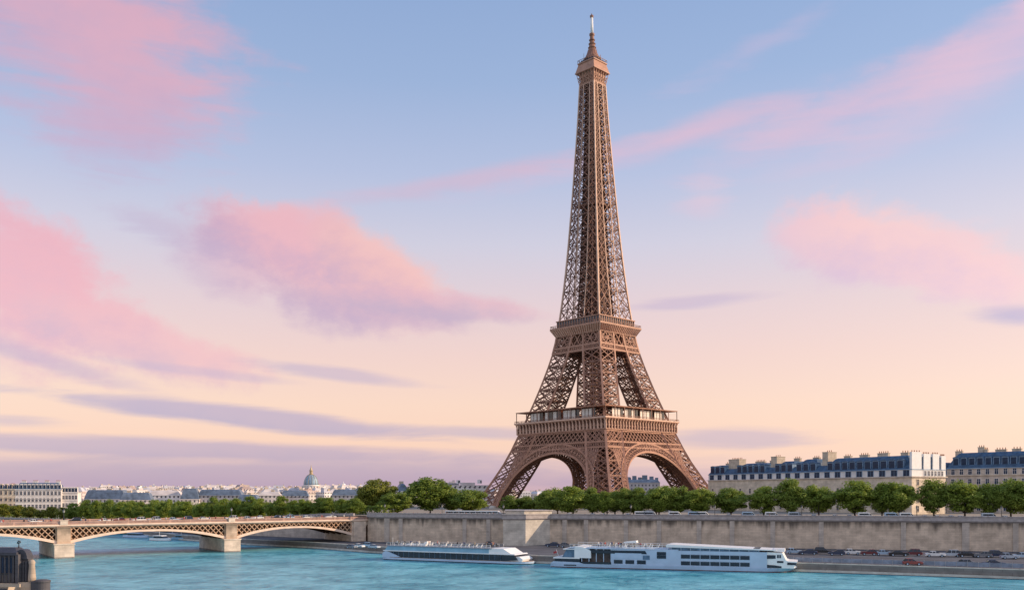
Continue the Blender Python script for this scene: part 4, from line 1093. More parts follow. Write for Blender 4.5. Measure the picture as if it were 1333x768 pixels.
def boat_glass():
    r = thing('tour_boat', (-43.2,307,0), atan2(-24,47.6), 'low glass-sided sightseeing boat with light blue roof band, moored at the quay', 'tour boat')
    L_, B = 53.5, 9.5
    m = MB(); P = plan(L_,B,7); m.prism([(x,B/2+(y-B/2)*.93) for x,y in P],-.8,.25,1); m.prism(P,.25,.85,0); m.build('hull', [M_HULL,M_BOATGL], r)
    m = MB(); m.prism([(x*.995+.1,B/2+(y-B/2)*.97) for x,y in P],.85,.95); m.build('foredeck', M_DECK, r)
    g = MB(); g.box(2.2,44,.45,B-.45,.8,2.95); g.sideprism([(44,.85),(50.0,1.4),(48.6,2.95),(44,2.95)],.6,B-.6); gl = g.build('glass_cabin', M_BOATGL, r)
    m = MB()
    for i in range(22):
        x = 2.2+i*2.0; m.box(x-.05,x+.05,.38,.5,.95,2.95); m.box(x-.05,x+.05,B-.5,B-.38,.95,2.95)
    m.build('mullion', M_TINT, gl)
    m = MB(); m.sideprism([(0,.8),(2.8,.8),(2.8,1.0),(7,1.1),(2.8,2.6),(1.2,2.9),(0,2.3)],.05,B-.05); m.build('stern_fairing', M_HULL, r)
    m = MB(); m.sideprism([(0.2,2.92),(49.4,2.92),(49.0,3.2),(0.2,3.2)],.1,B-.1); m.sideprism([(40,3.2),(47.8,3.2),(45.0,4.75),(40,4.75)],.5,B-.5); m.build('roof', M_HULLW, r)
    m = MB(); m.sideprism([(.6,3.2),(40,3.2),(40,4.55),(1.8,4.55)],.55,B-.55); m.build('upper_glazing', M_HULLB, r)
    m = MB(); m.box(1.5,41,.2,B-.2,4.55,4.8); m.build('upper_deck', M_DECKG, r)
    m = MB(); m.sideprism([(44.0,.9),(51.2,.9),(51.6,1.6),(50.4,2.35),(44.4,2.35)],1.0,B-1.0); m.build('bow_bulwark', M_HULLW, r)
    m = MB()
    for yy in (.3,B-.3):
        m.bar((1.6,yy,5.75),(40.8,yy,5.75),.07); m.bar((1.6,yy,5.3),(40.8,yy,5.3),.05)
        for i in range(27): m.bar((1.6+i*1.5,yy,4.8),(1.6+i*1.5,yy,5.78),.06)
    m.build('railing', M_WHITE, r)
    rr = random.Random(2); loungers(r, M_WHITE, [(4+i*1.45,rr.uniform(1.2,6),4.8) for i in range(0,24,2)])
    m = MB(); m.sideprism([(6.5,4.8),(15,4.8),(15.2,5.3),(7,5.15)],3,6); m.sideprism([(13.8,5.3),(15.2,5.3),(15.4,6.3),(14.8,6.2)],3.4,5.6); m.build('folded_awning', M_HULLW, r)
    m = MB(); m.bar((1,B/2,4.7),(1,B/2,7.2),.09); m.build('flag_pole', M_WHITE, r)
    return r
boat_glass()
def boat_ship():
    r = thing('river_cruise_ship', (11.4,275.5,0), atan2(253.5-275.5,78.8-11.4), 'long white river cruise ship with two rows of dark windows, wheelhouse at its bow', 'cruise ship')
    L_, B = 70.6, 11
    m = MB(); P = plan(L_-1.6,B,9); Q = [(x if x < 3 else x+(1.4 if x > L_-11 else 0),y) for x,y in P]
    m.prism([(x,B/2+(y-B/2)*.95) for x,y in P],-1,.4,1); m.prism([(x,B/2+(y-B/2)*.97) for x,y in P],.4,2.05,0,Q); m.build('hull', [M_HULL,M_RED], r)
    # main accommodation block, two decks
    m = MB(); m.box(18.5,62.5,.25,B-.25,2.05,7.15); m.build('cabin_block', M_HULL, r)
    gw = MB(); gw.box(-1.27,1.27,-.05,.02,0,1.35,1); gw.box(-1.34,-1.27,-.08,.02,-.06,1.31); gw.box(1.27,1.34,-.08,.02,-.06,1.31); gw.box(-1.27,1.27,-.08,.02,-.06,0); gw.box(-1.27,1.27,-.08,.02,1.25,1.31)
    gm = gw.mesh('window',[M_HULL,M_BOATGL])
    for i in range(10):
        for z in (2.75,4.95):
            if i < 3 and z > 4: continue
            o = link('window', gm, r); o.location = (31.8+i*2.75 if i >= 3 else 20.6+(i)*3.4,.25,z); o.scale = (1.02,1,1)
    for i in range(10):
        for z in (2.75,4.95):
            o = link('window', gm, r); o.location = (22+i*4,B-.25,z); o.rotation_euler = (0,0,pi)
    for z in (4.75,5.85):
        o = link('window', gm, r); o.location = (33.2,.25,z); o.scale = (1.05,1,.85)
    m = MB(); m.box(19.6,27.4,.18,.27,4.6,6.3); m.build('door_panel', M_HULL, r)
    m = MB(); m.box(27.8,29.8,.16,.27,4.3,5.7); m.build('door', M_TINT, r)
    # lounge strip and canopy
    m = MB(); m.box(36,60.5,.9,B-.9,7.15,7.95); lg = m.build('lounge_glazing', M_TINT, r)
    m = MB()
    for i in range(10): m.box(36+i*2.7-.08,36+i*2.7+.08,.84,.92,7.15,7.97)
    m.build('mullion', M_HULL, lg)
    m = MB(); m.sideprism([(34.5,8.0),(65,7.55),(65,7.75),(35.5,8.55),(34.5,8.5)],.2,B-.2); m.build('canopy', M_HULLW, r)
    m = MB(); m.sideprism([(5,7.25),(38,7.15),(38,7.4),(6,7.5)],.3,B-.3); m.build('sun_deck', M_HULL, r)
    m = MB(); m.box(20,30,.9,B-.9,6.2,7.1); m.build('upper_glazing', M_BOATGL, r)
    m = MB(); m.sideprism([(11.0,6.1),(29,6.1),(28.5,6.95),(12,6.95)],.2,B-.2); m.build('side_glazing', M_BOATGL, r)
    # open aft terrace
    m = MB(); m.box(9.5,18.5,1.2,B-1.2,2.05,6.2); m.build('terrace_recess', mat('terrace_brown_wall', (.10,.08,.075), .8, .3, .8), r)  # near-black wall colour carries the shade of the open terrace
    m = MB()
    for x in (9.6,11.8,14,16.2,18.4): m.box(x-.1,x+.1,.3,.5,3.2,7.2); m.box(x-.1,x+.1,B-.5,B-.3,3.2,7.2)
    m.build('terrace_post', M_HULL, r)
    m = MB(); m.sideprism([(9,2.05),(18.5,2.05),(18.5,3.1),(9,3.1)],.22,B-.22); m.build('terrace_bulwark', M_BOATGL, r)
    m = MB(); m.sideprism([(7.4,4.4),(12.4,4.4),(12.4,6.7),(10.2,7.6),(7.8,7.8),(7.4,7.2)],.15,B-.15); m.build('funnel_housing', M_HULLW, r)
    m = MB(); m.sideprism([(3.5,4.5),(7.4,4.5),(7.4,6.9),(4.8,6.9)],.6,B-.6); m.build('aft_lounge', M_TINT, r)
    m = MB(); m.sideprism([(0.8,4.1),(9,4.1),(9,4.5),(1.0,4.5)],.1,B-.1); m.sideprism([(4,6.9),(10,6.95),(10,7.15),(3.8,7.1)],.15,B-.15); m.build('aft_deck', M_HULLW, r)
    m = MB(); m.sideprism([(1.2,3.1),(9,2.9),(9,4.1),(1.4,4.1)],.35,B-.35); m.build('aft_glazing', M_BOATGL, r)
    m = MB(); m.sideprism([(0,1.9),(10.5,1.9),(8.8,2.9),(.9,3.1)],.12,B-.12); m.build('aft_bulwark', M_HULL, r)
    m = MB(); m.box(4.2,8.0,.05,.13,1.0,1.75); m.build('stern_window', M_BOATGL, r)
    # bow: wheelhouse and stepped white blocks
    m = MB(); m.sideprism([(62.5,2.2),(69.6,2.2),(70.6,4.6),(68.2,4.75),(67.6,5.0),(66.6,7.0),(62.5,7.2)],.6,B-.6); wh = m.build('wheelhouse', M_HULLW, r)
    m = MB(); m.sideprism([(60,5.3),(64.8,5.5),(64.8,6.5),(62.2,6.5)],.5,.62); m.build('side_window', M_BOATGL, wh)
    for i in range(4):
        m = MB(); m.sideprism([(66.95-.0,5.55),(66.62,6.75),(66.70,6.78),(67.04,5.57)],1.4+i*2.1,3.1+i*2.1); m.build('front_window', M_BOATGL, wh)
    for x in (65.2,65.8):
        m = MB(); m.box(x,x+.45,.53,.61,5.7,6.6); m.build('side_window', M_BOATGL, wh)
    m = MB(); m.sideprism([(67.9,3.6),(70.1,3.6),(70.4,4.3),(67.9,4.4)],.53,.61); m.box(65.2,66.9,.52,.61,4.2,4.8); m.build('side_window', M_BOATGL, wh)
    m = MB(); m.sideprism([(61,2.3),(66.4,2.3),(66.4,3.1),(64.5,3.4),(61,3.6)],.52,.61); m.build('side_window', M_BOATGL, wh)
    m = MB(); m.box(64.2,67.2,2,B-2,7.2,7.9); m.build('roof_hatch', M_HULLW, wh)
    m = MB(); m.prism([(62,.6),(67,.8),(69.5,2.6),(70.4,B/2),(69.5,B-2.6),(67,B-.8),(62,B-.6)],2.05,2.9); m.build('bow_bulwark', M_HULLW, r)
    m = MB()
    for yy in (.35,B-.35):
        m.bar((6,yy,8.3),(35,yy,8.3),.07); m.bar((6,yy,7.85),(35,yy,7.85),.05)
        for i in range(20): m.bar((6+i*1.52,yy,7.4),(6+i*1.52,yy,8.32),.06)
    m.build('railing', M_WHITE, r)
    rr = random.Random(5); loungers(r, M_WHITE, [(13+i*1.5,rr.uniform(1.5,8),7.4) for i in range(13)])
    m = MB(); m.sideprism([(21.5,8.6),(25.5,8.7),(25.3,9.3),(21.8,8.95)],3,6); m.bar((22,4.5,7.4),(22,4.5,8.8),.1); m.bar((25,4.5,7.4),(25,4.5,8.8),.1); m.build('sun_awning', M_HULLW, r)
    m = MB(); m.bar((1.1,B/2,4.5),(.4,B/2,6.6),.09); m.build('flag_pole', M_WHITE, r)
    fl = MB(); fl.add([(.45,B/2,6.3),(-.6,B/2+.2,5.9),(-.5,B/2+.2,5.2),(.62,B/2,5.6),(.45,B/2+.04,6.3),(-.6,B/2+.24,5.9),(-.5,B/2+.24,5.2),(.62,B/2+.04,5.6)],[(0,1,2,3),(7,6,5,4),(0,4,5,1),(1,5,6,2),(2,6,7,3),(3,7,4,0)])
    fl.build('flag', mat('red_flag', (.45,.06,.06), .8, .2, 2), r)
boat_ship()
def settle_decks():
    T = [(-2,-2),(0,0),(2.05,1.2),(2.75,1.5),(4.1,2.65),(4.95,3.4),(6.3,4.6),(7.15,5.6),(7.95,6.5),(8.6,7.4),(12,10.8)]
    def f(z):
        for (a,b),(c,d) in zip(T,T[1:]):
            if z <= c: return b+(d-b)*(z-a)/(c-a)
        return z
    seen = set()
    for o in bpy.data.objects['river_cruise_ship'].children_recursive:
        if o.name.startswith('window'):
            o.location.z = f(o.location.z); o.scale.z *= .88
        elif o.data.name not in seen:
            seen.add(o.data.name)
            for v in o.data.vertices: v.co.z = f(v.co.z)
settle_decks()
def small_boat(px, wpy, L_, label, rz, hullm, dark=False):
    d = CZ*F/(wpy-HY); r = thing('moored_boat', (X(px,d),d,0), rz, label, 'boat', 'small boats moored beyond the bridge')
    B = 4.2
    m = MB(); m.prism([(x-L_/2,y-B/2) for x,y in plan(L_,B,L_*.3)],-.5,.2,1); m.prism([(x-L_/2,y-B/2) for x,y in plan(L_,B,L_*.3)],.2,1.25,0); m.build('hull',[hullm,M_BOATGL],r)
    m = MB(); m.sideprism([(-L_*.3,1.25),(L_*.25,1.25),(L_*.15,2.2),(-L_*.3,2.2)],-1.6,1.6); m.build('cabin_glazing',M_BOATGL,r)
    m = MB(); m.sideprism([(-L_*.33,2.2),(L_*.17,2.2),(L_*.12,2.5),(-L_*.33,2.5)],-1.8,1.8); m.build('roof',hullm,r)
    m = MB(); m.bar((-L_*.1,0,2.5),(-L_*.1,0,4.4),.1); m.build('mast',M_WHITE,r)
small_boat(178,699.5,15,'grey-white barge moored farthest beyond the middle bridge arch',R(-25),M_HULL)
small_boat(210,703.5,10.5,'bright white cabin cruiser under the middle bridge arch',R(-20),M_HULLW)
small_boat(238,702.5,11,'low bluish boat between the cabin cruiser and the bridge pier',R(-30),M_HULLB)
small_boat(226,700,9,'half hidden boat behind the bright white cabin cruiser',R(-35),M_HULL)

# ------------------------------------------------------------------ cars
CARM = {}
def paint(c):
    if c not in CARM:
        CARM[c] = mat('car_paint', c, .28, .06, .8, spec=.55)
    return CARM[c]
M_HEAD = mat('headlamp_lens', (.75,.75,.72), .15, .05, 2, spec=.8); M_TAIL = mat('tail_lamp_lens', (.35,.02,.02), .2, .05, 2)
CARP = {}
def car_meshes(kind):
    if kind in CARP: return CARP[kind]
    L_, H = {'hatch':(4.0,1.5),'saloon':(4.6,1.45),'suv':(4.7,1.75),'van':(5.2,2.4)}[kind]
    h = L_/2; bl = .95 if kind != 'van' else 1.2
    bd = MB(); W_ = .88
    pr = [(-h,.35),(h,.35),(h+.02,.7),(h-.15,.88),(h-1.15,bl+.02),(-h+.7,bl+.05),(-h+.05,bl-.05),(-h-.02,.6)]
    if kind == 'van': pr = [(-h,.35),(h,.35),(h,.9),(h-.5,1.25),(h-1.25,2.2),(h-1.7,H),(-h+.1,H),(-h,2.1)]
    n = len(pr)
    for (ya,yb,sa,sb) in ((-W_,-W_+.15,.97,1.0),(-W_+.15,W_-.15,1,1),(W_-.15,W_,1,.97)):
        f = lambda p,s: (p[0]*s,.35+(p[1]-.35)*(s if s < 1 else 1))
        bd.add([(f(p,sa)[0],ya,f(p,sa)[1]) for p in pr]+[(f(p,sb)[0],yb,f(p,sb)[1]) for p in pr],
               [tuple(range(n)),tuple(reversed(range(n,2*n)))]+[((i+1)%n,i,n+i,n+(i+1)%n) for i in range(n)])
    gl = MB()
    if kind == 'van': gl.sideprism([(h-1.2,1.4),(h-.62,1.4),(h-1.25,2.05),(h-1.6,2.05)],-W_-.01,W_+.01); gl.sideprism([(-h+.4,1.45),(h-1.5,1.45),(h-1.75,2.0),(-h+.4,2.0)],-W_-.01,W_+.01)
    else:
        x1, x0 = h-1.25, -h+(.15 if kind != 'saloon' else .75)
        gl.frus((x0,x1,-.80,.80),bl,(x0+.45,x1-.85,-.62,.62),H-.07)
        bd.frus((x0+.42,x1-.82,-.64,.64),H-.08,(x0+.55,x1-.95,-.55,.55),H)
        for xx in (x0+.30*(x1-x0)+.1, x0+.62*(x1-x0)):
            bd.bar((xx,-.81,bl),(xx-.02,-.63,H-.07),.09); bd.bar((xx,.81,bl),(xx-.02,.63,H-.07),.09)
    wl = MB()
    n = 14
    wl.lathe([(.33,-.11),(.33,.11)],n); wl.lathe([(.19,-.12),(.19,.12)],n,mi=1); wl.v = [(x,z,y) for x,y,z in wl.v]
    CARP[kind] = (bd,gl,wl.mesh('wheel',[M_TYRE,M_HULL]),L_); return CARP[kind]
CM = {}
def car(px, d, z, rz, c, kind, label, group):
    bd,gl,wm,L_ = car_meshes(kind); key = (kind,c)
    if key not in CM:
        lm = MB()
        for s in (-.6,.6): lm.box(-.06,.06,s-.16,s+.16,-.07,.07)
        CM[key] = (bd.mesh('body',paint(c)), gl.mesh('windows',M_BOATGL))
    if 'lamp' not in CM:
        lb = MB(); lb.box(-.06,.06,-.17,.17,-.08,.08); CM['lamp'] = lb.mesh('headlight',M_HEAD); CM['tail'] = lb.mesh('tail_light',M_TAIL)
    r = thing('parked_car' if kind != 'van' else 'parked_van', (X(px,d),d,z), rz, label, 'car' if kind != 'van' else 'van', group)
    link('body',CM[key][0],r); link('windows',CM[key][1],r)
    for sx in (-1,1):
        for s in (-1,1):
            w_ = link('wheel',wm,r); w_.location = (sx*(L_/2-.85),s*.80,.33)
    for s in (-1,1):
        o = link('headlight',CM['lamp'],r); o.location = (L_/2-.02,s*.62,.68)
        o = link('tail_light',CM['tail'],r); o.location = (-L_/2+.0,s*.62,.72)
    return r
QD = atan2(-42,162)
G = 'cars parked on the quay below the wall'
WHT,SIL,LBL,BLK,NVY,MRN,GRY,RED = (.75,.75,.74),(.42,.47,.53),(.36,.48,.60),(.018,.018,.022),(.03,.045,.09),(.14,.025,.03),(.16,.17,.19),(.26,.055,.045)
def qcar(px, py, c, kind, label, flip=False):
    d = (CZ-QZ-.02)*F/(py-HY); o = car(px, d, QZ+.01, QD+(pi if flip else 0), c, kind, label, G); o.scale = (1.26,1.26,1.26)
qcar(1034,720.5,LBL,'hatch','pale blue hatchback parked nearest the cruise ship bow')
qcar(1052,721.5,NVY,'saloon','navy saloon between the pale blue hatchback and the black off-roader',True)
qcar(1071,720.5,BLK,'suv','tall black off-roader parked below the narrow wall pilaster')
qcar(1089,722.5,NVY,'hatch','low navy hatchback just right of the black off-roader',True)
qcar(1110,721.5,WHT,'hatch','white hatchback with dark windows, alone between dark cars')
qcar(1131,722.3,MRN,'hatch','small dark red hatchback right of the white hatchback',True)
qcar(1151,722.6,LBL,'saloon','light blue saloon between two dark red cars')
qcar(1170,723.4,BLK,'saloon','black saloon below the wall pilaster, beside the maroon car')
qcar(1187,723.0,MRN,'suv','maroon off-roader parked on the upper line of the quay',True)
qcar(1217,724.4,WHT,'saloon','white saloon in front of the light blue off-roader')
qcar(1237,724.3,SIL,'suv','silver-blue off-roader behind the white saloon',True)
qcar(1260,724.8,BLK,'saloon','black saloon right below the widest wall pilaster')
qcar(1279,725.2,GRY,'hatch','dark grey hatchback between the black and the navy saloon',True)
qcar(1299,725.0,NVY,'suv','navy off-roader parked between grey and silver cars')
qcar(1314,727.2,SIL,'hatch','low silver hatchback standing forward of the navy off-roader')
qcar(1329,726.4,LBL,'saloon','pale blue saloon cut by the right picture edge',True)
qcar(1188,735.5,RED,'hatch','red hatchback driving on the lower quay lane')
qcar(1254,736.0,GRY,'saloon','grey saloon on the lower quay lane right of the red hatchback',True)
qcar(1294,737.0,NVY,'saloon','dark blue saloon on the lower quay lane near the picture edge')
qcar(738,712.5,GRY,'hatch','grey hatchback below the wall behind the ship stern')
qcar(720,711.5,NVY,'saloon','navy saloon by the wall just left of the ship stern',True)
qcar(640,710.8,BLK,'hatch','black hatchback behind the bow of the glass tour boat')
for i,(px,py,c,k,lb) in enumerate([(468,712.5,WHT,'hatch','white hatchback on the quay beside the bridge abutment'),(480,711.5,LBL,'suv','light blue off-roader on the quay by the dark archway'),(487,713.5,SIL,'saloon','silver saloon behind the stern of the glass tour boat'),(458,713.5,GRY,'hatch','grey hatchback in the shade of the bridge end')]):
    d = (CZ-QZ-.02)*F/(py-HY); car(px,d,QZ+.01,atan2(-53,61)*.8,c,k,lb,G)
rp0 = random.Random(21)
# vans on the promenade
for i in range(9):
    px = 588+i*7.2; p,d_ = on_wall(px); 
    car(px, p.y+6, PZ+.01, atan2(d_.y,d_.x), WHT, 'van', 'white van in the tight row along the promenade left of the terrace', 'white vans parked on the promenade')
for i in range(27):
    px = 745+i*21.8+rp0.uniform(-11,9); p,d_ = on_wall(px); n_ = Vector((-d_.y,d_.x,0)); q = p+n_*8.5
    kd = 'van' if rp0.random() < .45 else 'hatch'; cc = (WHT,SIL,WHT,LBL)[i % 4]
    car(HX+q.x/q.y*F, q.y, PZ+.04, atan2(d_.y,d_.x), cc, kd, {'van':'white or pale van under the promenade plane trees','hatch':'pale hatchback under the promenade plane trees'}[kd], 'vehicles parked under the promenade trees')
# traffic on the bridge
bt = [(-60,6,WHT,'hatch','white hatchback crossing the bridge at the left picture edge'),(-46,7,GRY,'saloon','grey saloon left of the bridge pier lamp'),(-33,6,SIL,'suv','silver off-roader on the bridge left of its lamp'),(-20,8,SIL,'saloon','silver saloon nearest the left bridge lamp'),
      (14,6,WHT,'saloon','white saloon over the left quarter of the middle arch'),(26,8,WHT,'suv','white off-roader over the crown of the middle arch'),(38,6,LBL,'hatch','pale blue hatchback over the middle arch'),(49,7,WHT,'saloon','white saloon just before the right-hand bridge pier'),
      (66,6,SIL,'hatch','silver hatchback just past the right-hand bridge pier'),(78,8,BLK,'suv','black off-roader over the right bridge arch'),(90,6,WHT,'hatch','white hatchback near the abutment end of the bridge'),(101,8,WHT,'saloon','white saloon leaving the bridge beside the wall'),
      (-52,11,LBL,'hatch','pale blue hatchback on the far lane near the left picture edge'),(-27,12,BLK,'suv','black off-roader on the far lane before the left bridge lamp'),(-8,6,WHT,'hatch','white hatchback passing the left bridge lamp'),(5,11,BLK,'suv','black off-roader on the far lane right of the left bridge lamp'),
      (20,12,MRN,'hatch','maroon hatchback on the far bridge lane'),(32,11,SIL,'suv','silver off-roader on the far lane above the arch crown'),(44,12,NVY,'suv','navy off-roader on the far lane left of the right bridge lamp'),(61,11,WHT,'suv','white off-roader on the far lane right of the right bridge lamp'),
      (72,12,WHT,'hatch','white hatchback on the far lane over the right arch'),(84,11,LBL,'suv','pale blue off-roader on the far lane over the right arch'),(96,12,GRY,'saloon','grey saloon on the far lane near the abutment')]
for (x,y,c,k,lb) in bt:
    p = BW(x,y-2.5,11.8); px = HX+p.x/p.y*F; car(px,p.y,11.8,BA+(pi if y > 7 else 0),c,k,lb,'traffic on the bridge')

# ------------------------------------------------------------------ people
def person_meshes():
    bm = bmesh.new()
    V_ = [(0,0,.95),(0,0,1.15),(0,0,1.40),(0,0,1.52),(0,.0,1.66),(0,0,1.74),(.12,0,.88),(.13,.05,.48),(.13,-.02,.08),(.13,.12,.04),(-.12,0,.88),(-.13,-.08,.50),(-.13,-.16,.10),(-.13,-.04,.04),
          (.21,0,1.38),(.27,-.03,1.10),(.27,.06,.85),(.27,.09,.76),(-.21,0,1.38),(-.27,.02,1.10),(-.27,.10,.85),(-.27,.13,.76)]
    E = [(0,1),(1,2),(2,3),(3,4),(4,5),(0,6),(6,7),(7,8),(8,9),(0,10),(10,11),(11,12),(12,13),(2,14),(14,15),(15,16),(16,17),(2,18),(18,19),(19,20),(20,21)]
    RAD = [.14,.13,.15,.06,.10,.08,.10,.07,.05,.05,.10,.07,.05,.05,.07,.05,.04,.04,.07,.05,.04,.04]
    me = bpy.data.meshes.new('person'); me.from_pydata(V_,E,[]); o = bpy.data.objects.new('person_source',me); COL.objects.link(o)
    sk = o.modifiers.new('s','SKIN')
    for i,rr in enumerate(RAD): me.skin_vertices[0].data[i].radius = (rr,rr)
    me.skin_vertices[0].data[0].use_root = True
    o.modifiers.new('u','SUBSURF').levels = 1
    dg = bpy.context.evaluated_depsgraph_get(); base = bpy.data.meshes.new_from_object(o.evaluated_get(dg)); bpy.data.objects.remove(o)
    res = []; skin = mat('skin', (.50,.31,.22), .6, .05, 3); hair = mat('hair', (.05,.03,.02), .7, .1, 3)
    for (c1,c2) in (((.60,.58,.55),(.04,.05,.09)),((.10,.12,.20),(.03,.03,.035)),((.42,.10,.09),(.05,.06,.11)),((.30,.25,.18),(.16,.13,.10)),((.05,.05,.055),(.03,.03,.035))):
        m = base.copy(); m.materials.clear()
        for q in (mat('shirt',c1,.85,.1,3),mat('trousers',c2,.85,.1,3),skin,hair): m.materials.append(q)
        for p in m.polygons:
            z = p.center.z; p.use_smooth = True
            p.material_index = 1 if z < .92 and abs(p.center.x) < .24 else (3 if z > 1.70 else (2 if z > 1.50 or (z < .82 and abs(p.center.x) > .2) else 0))
        res.append(m)
    return res
PM = person_meshes(); rp = random.Random(12)
PL = ['person in a pale shirt and navy trousers','person in a navy jacket and black trousers','person in a red top and blue jeans','person in a tan coat and brown trousers','person dressed all in black']
def person(p, k, place, group):
    o = link('person', PM[k]); o.location = p; o.rotation_euler = (0,0,rp.uniform(0,6.28)); tag(o, PL[k]+' '+place, 'person', group)
for i in range(62):
    x = -66+i*2.85+rp.uniform(-1.6,1.6); person(BW(x,.9+rp.uniform(0,1.0),11.78), i%5, 'on the bridge pavement', 'pedestrians on the bridge')
for i in range(30):
    px = 494+i*7+rp.uniform(-2,2)
    if 650 < px < 722: continue
    p,d_ = on_wall(px); n = Vector((-d_.y,d_.x,0)); q = p+n*1.3; person((q.x,q.y,PZ), (i*2)%5, 'at the promenade parapet left of the tower', 'strollers at the promenade parapet')
for i in range(26):
    px = 740+i*22+rp.uniform(-6,6); p,d_ = on_wall(px); q = p+Vector((-d_.y,d_.x,0))*1.4; person((q.x,q.y,PZ), (i*3+1)%5, 'below the promenade plane trees', 'strollers under the plane trees')

for (o_,zd,xs,n_,pl) in ((bpy.data.objects['tour_boat'],4.8,(4,40),22,'on the tour boat upper deck'),(bpy.data.objects['river_cruise_ship'],5.95,(12,34),14,'on the cruise ship sun deck')):
    for i in range(n_):
        q = Vector((rp.uniform(*xs), rp.uniform(1,7), 0)); q.rotate(o_.rotation_euler); q += o_.location; person((q.x,q.y,zd), i%5, pl, 'passengers on deck')

# ------------------------------------------------------------------ lamps, fence, foreground pavilion
M_LAMPI = mat('lamp_iron', (.035,.038,.042), .5, .15, 2)
M_LAMPG = mat('lamp_glass', (.30,.29,.27), .3, .08, 2)
def lamp(p, h, label, group, rz=0):
    r = thing('street_lamp', p, rz, label, 'street lamp', group)
    m = MB(); m.lathe([(.32,0),(.34,.25),(.2,.4),(.14,1.0),(.10,h*.5),(.08,h-.9)],8); m.build('post', M_LAMPI, r)
    m = MB(); m.lathe([(.16,h-.9),(.30,h-.8),(.36,h-.1)],8); m.build('lantern', M_LAMPG, r)
    m = MB(); m.lathe([(.42,h-.1),(.36,h+.05),(.12,h+.3),(.03,h+.6)],8); m.build('cap', M_LAMPI, r)
for x,lb in ((-57.8,'dark lamp post on the bridge pier outside the left picture edge'),(0,'dark lamp post on the left-hand bridge pier'),(57.8,'dark lamp post on the right-hand bridge pier')):
    lamp(BW(x,-.2,12.95), 3.4, lb, 'lamps on the bridge')
for i,(px,lb) in enumerate(((497,'lamp post on the promenade by the bridge end'),(572,'lamp post before the largest dark tree'),(655,'lamp post by the left tower foot'),(820,'lamp post before the right tower arch'),(930,'lamp post right of the tower on the promenade'),(1044,'lamp post before the blue-roofed mansion'),(1195,'lamp post beside the sunlit gable'),(1306,'lamp post before the second mansion'))):
    p,d_ = on_wall(px); q = p+Vector((-d_.y,d_.x,0))*2.6; lamp((q.x,q.y,PZ), 4.6, lb, 'lamps on the promenade')
def barrier():
    r = thing('barrier_fence', (0,0,0), 0, 'low pale blue panel fence along the quay edge right of the cruise ship', 'fence')
    M_P = mat('barrier_panel', (.23,.28,.36), .5, .2, .7); M_G = mat('galvanised_post', (.36,.38,.40), .5, .15, 2)
    a, b = Vector((76,266.8,QZ)), Vector((133,239.5,QZ)); n = 24
    for i in range(n):
        p, q = a.lerp(b,i/n), a.lerp(b,(i+1)/n); d_ = (q-p).normalized()
        m = MB(); c0, c1 = p+d_*.08, q-d_*.08; m.bar((c0.x,c0.y,QZ+.75),(c1.x,c1.y,QZ+.75),.05,1.1); m.build('panel', M_P, r)
        m = MB(); m.bar((p.x,p.y,QZ),(p.x,p.y,QZ+1.5),.1); m.build('post', M_G, r)
barrier()

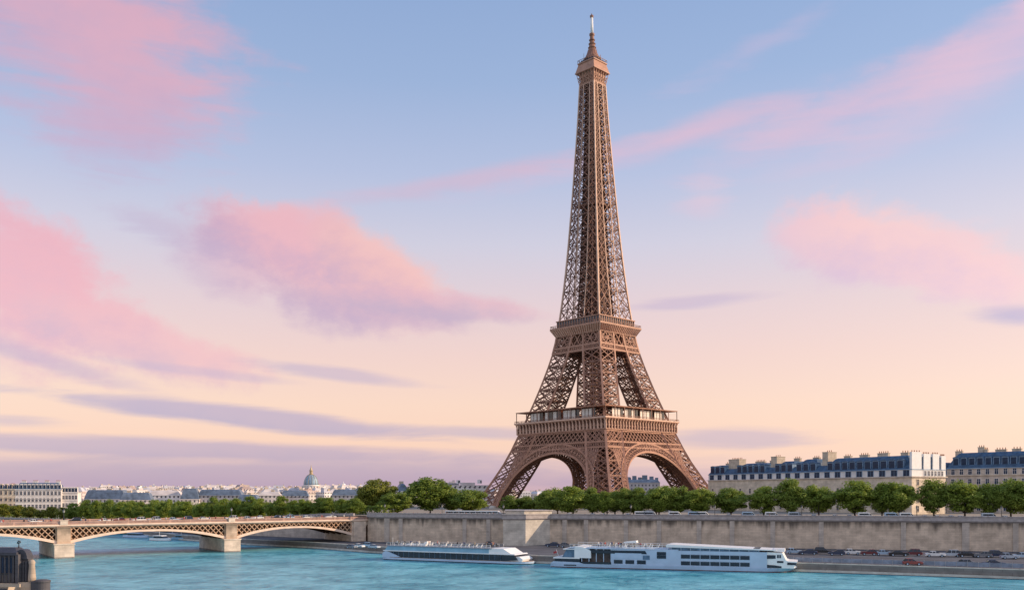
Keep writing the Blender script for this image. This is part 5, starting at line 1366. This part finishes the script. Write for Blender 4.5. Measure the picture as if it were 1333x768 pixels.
M_NS = stone('pavilion_stone', (.10,.095,.105), .9, .45, .012); M_NL = stone('pavilion_pale_stone', (.50,.40,.31), .9, .45, .012); M_NR = mat('pavilion_lead_roof', (.06,.06,.075), .5, .2, 1)
def pavilion():
    D = 90.0; s = D/F; ox = X(0,D)
    r = thing('river_pavilion', (ox,D,10), R(-9), 'weathered dark stone riverside pavilion with rounded lead roof, at the lower left corner', 'pavilion')
    # local metres from photograph offsets: x = px*s, z from py
    xx = lambda px: px*s; zz = lambda py: Z(py,D)-10
    m = MB(); m.box(-4,xx(24.5),.0,1.6,-2,zz(722)); m.box(xx(24.5),xx(28.5),-.25,1.0,-2,zz(721)); m.box(xx(28.5),xx(37),.35,1.1,-2,zz(727)); m.box(xx(30),xx(32),.22,.36,zz(756),zz(730)); m.box(xx(34),xx(36),.22,.36,zz(756),zz(730)); m.build('body', M_NS, r)
    m = MB(); m.box(-4.2,xx(26.5),-.3,1.7,zz(722),zz(720.4)); m.box(-4.1,xx(25.5),-.18,1.65,zz(720.4),zz(718.6)); m.build('cornice', M_NR, r)
    m = MB(); m.frus((-4,xx(25),-.1,1.6),zz(718.6),(-4,xx(17),.5,1.3),zz(712.6)); ro = m.build('roof', M_NR, r)
    m = MB(); pts = []
    n = 10; cx, cz, ra, rb = xx(28.5), zz(727), xx(8.5), zz(714.5)-zz(727)
    m.sideprism([(cx+ra*cos(pi*k/n),cz+rb*sin(pi*k/n)) for k in range(n+1)], .2, 1.1); m.build('barrel_roof', M_NR, ro)
    m = MB()
    for a,b in ((2,5.5),(8,11.5),(14,17.5)): m.box(xx(a),xx(b),-.05,.02,zz(745),zz(725))
    m.build('window', M_NAVY, r)
    m = MB(); m.lathe([(.33,zz(757)),(.36,zz(752)),(.30,zz(742)),(.26,zz(735)),(.30,zz(731)),(.22,zz(729)),(.10,zz(727.6))],14,(xx(43),.3,0)); m.build('corner_statue', M_NL, r, True)
    m = MB(); m.box(xx(29),xx(49),-.3,1.4,-2,zz(757)); m.build('statue_base', M_NL, r)
    m = MB(); m.box(-4,xx(30),-1.8,0,-2,zz(758.5)); m.box(-4,xx(47),-1.9,-1.7,zz(760.6),zz(756.5)); m.build('terrace', M_NL, r)
    m = MB()
    for k in range(9): m.bar((-1+k*.4,-1.5,zz(758)),(-1+k*.4,-1.5,zz(745)),.045)
    m.bar((-1,-1.5,zz(745)),(2.2,-1.5,zz(745)),.06); m.build('railing', M_LAMPI, r)
    m = MB(); m.lathe([(.72,-2),(.72,zz(757)),(.78,zz(756)),(.76,zz(754.5)),(.45,zz(753.2))],20,(xx(58.5),.2,0)); m.box(xx(49),xx(58.5),-.5,.9,-2,zz(754.8)); m.build('round_turret', M_NS, r)
    for a in (.5,7,13,19):
        m = MB(); m.box(xx(a),xx(a)+.16,-.12,.0,zz(757),zz(722.2)); m.build('pilaster', M_NS, r)
    m = MB(); m.box(-4,xx(29),-1.95,-1.82,zz(767),zz(762.5)); m.box(xx(12),xx(17),-1.99,-1.8,zz(772),zz(756)); m.build('terrace_block', M_NS, r)
    m = MB(); m.lathe([(.10,0),(.05,.15),(.04,.55),(.09,.6),(.03,.7)],8,(xx(18),.9,zz(712.7))); m.bar((xx(16.2),.9,zz(707.6)),(xx(20),.9,zz(706.6)),.04); m.lathe([(.08,0),(.02,.22)],8,(xx(16.2),.9,zz(707.6))); m.lathe([(.08,0),(.02,.22)],8,(xx(20),.9,zz(706.8))); m.build('finial', M_LAMPI, ro)
    g = MB(); g.box(-60,X(63,90),60,96,-3,9.2); tag(g.build('near_embankment', M_QUAY), kind='structure')
pavilion()
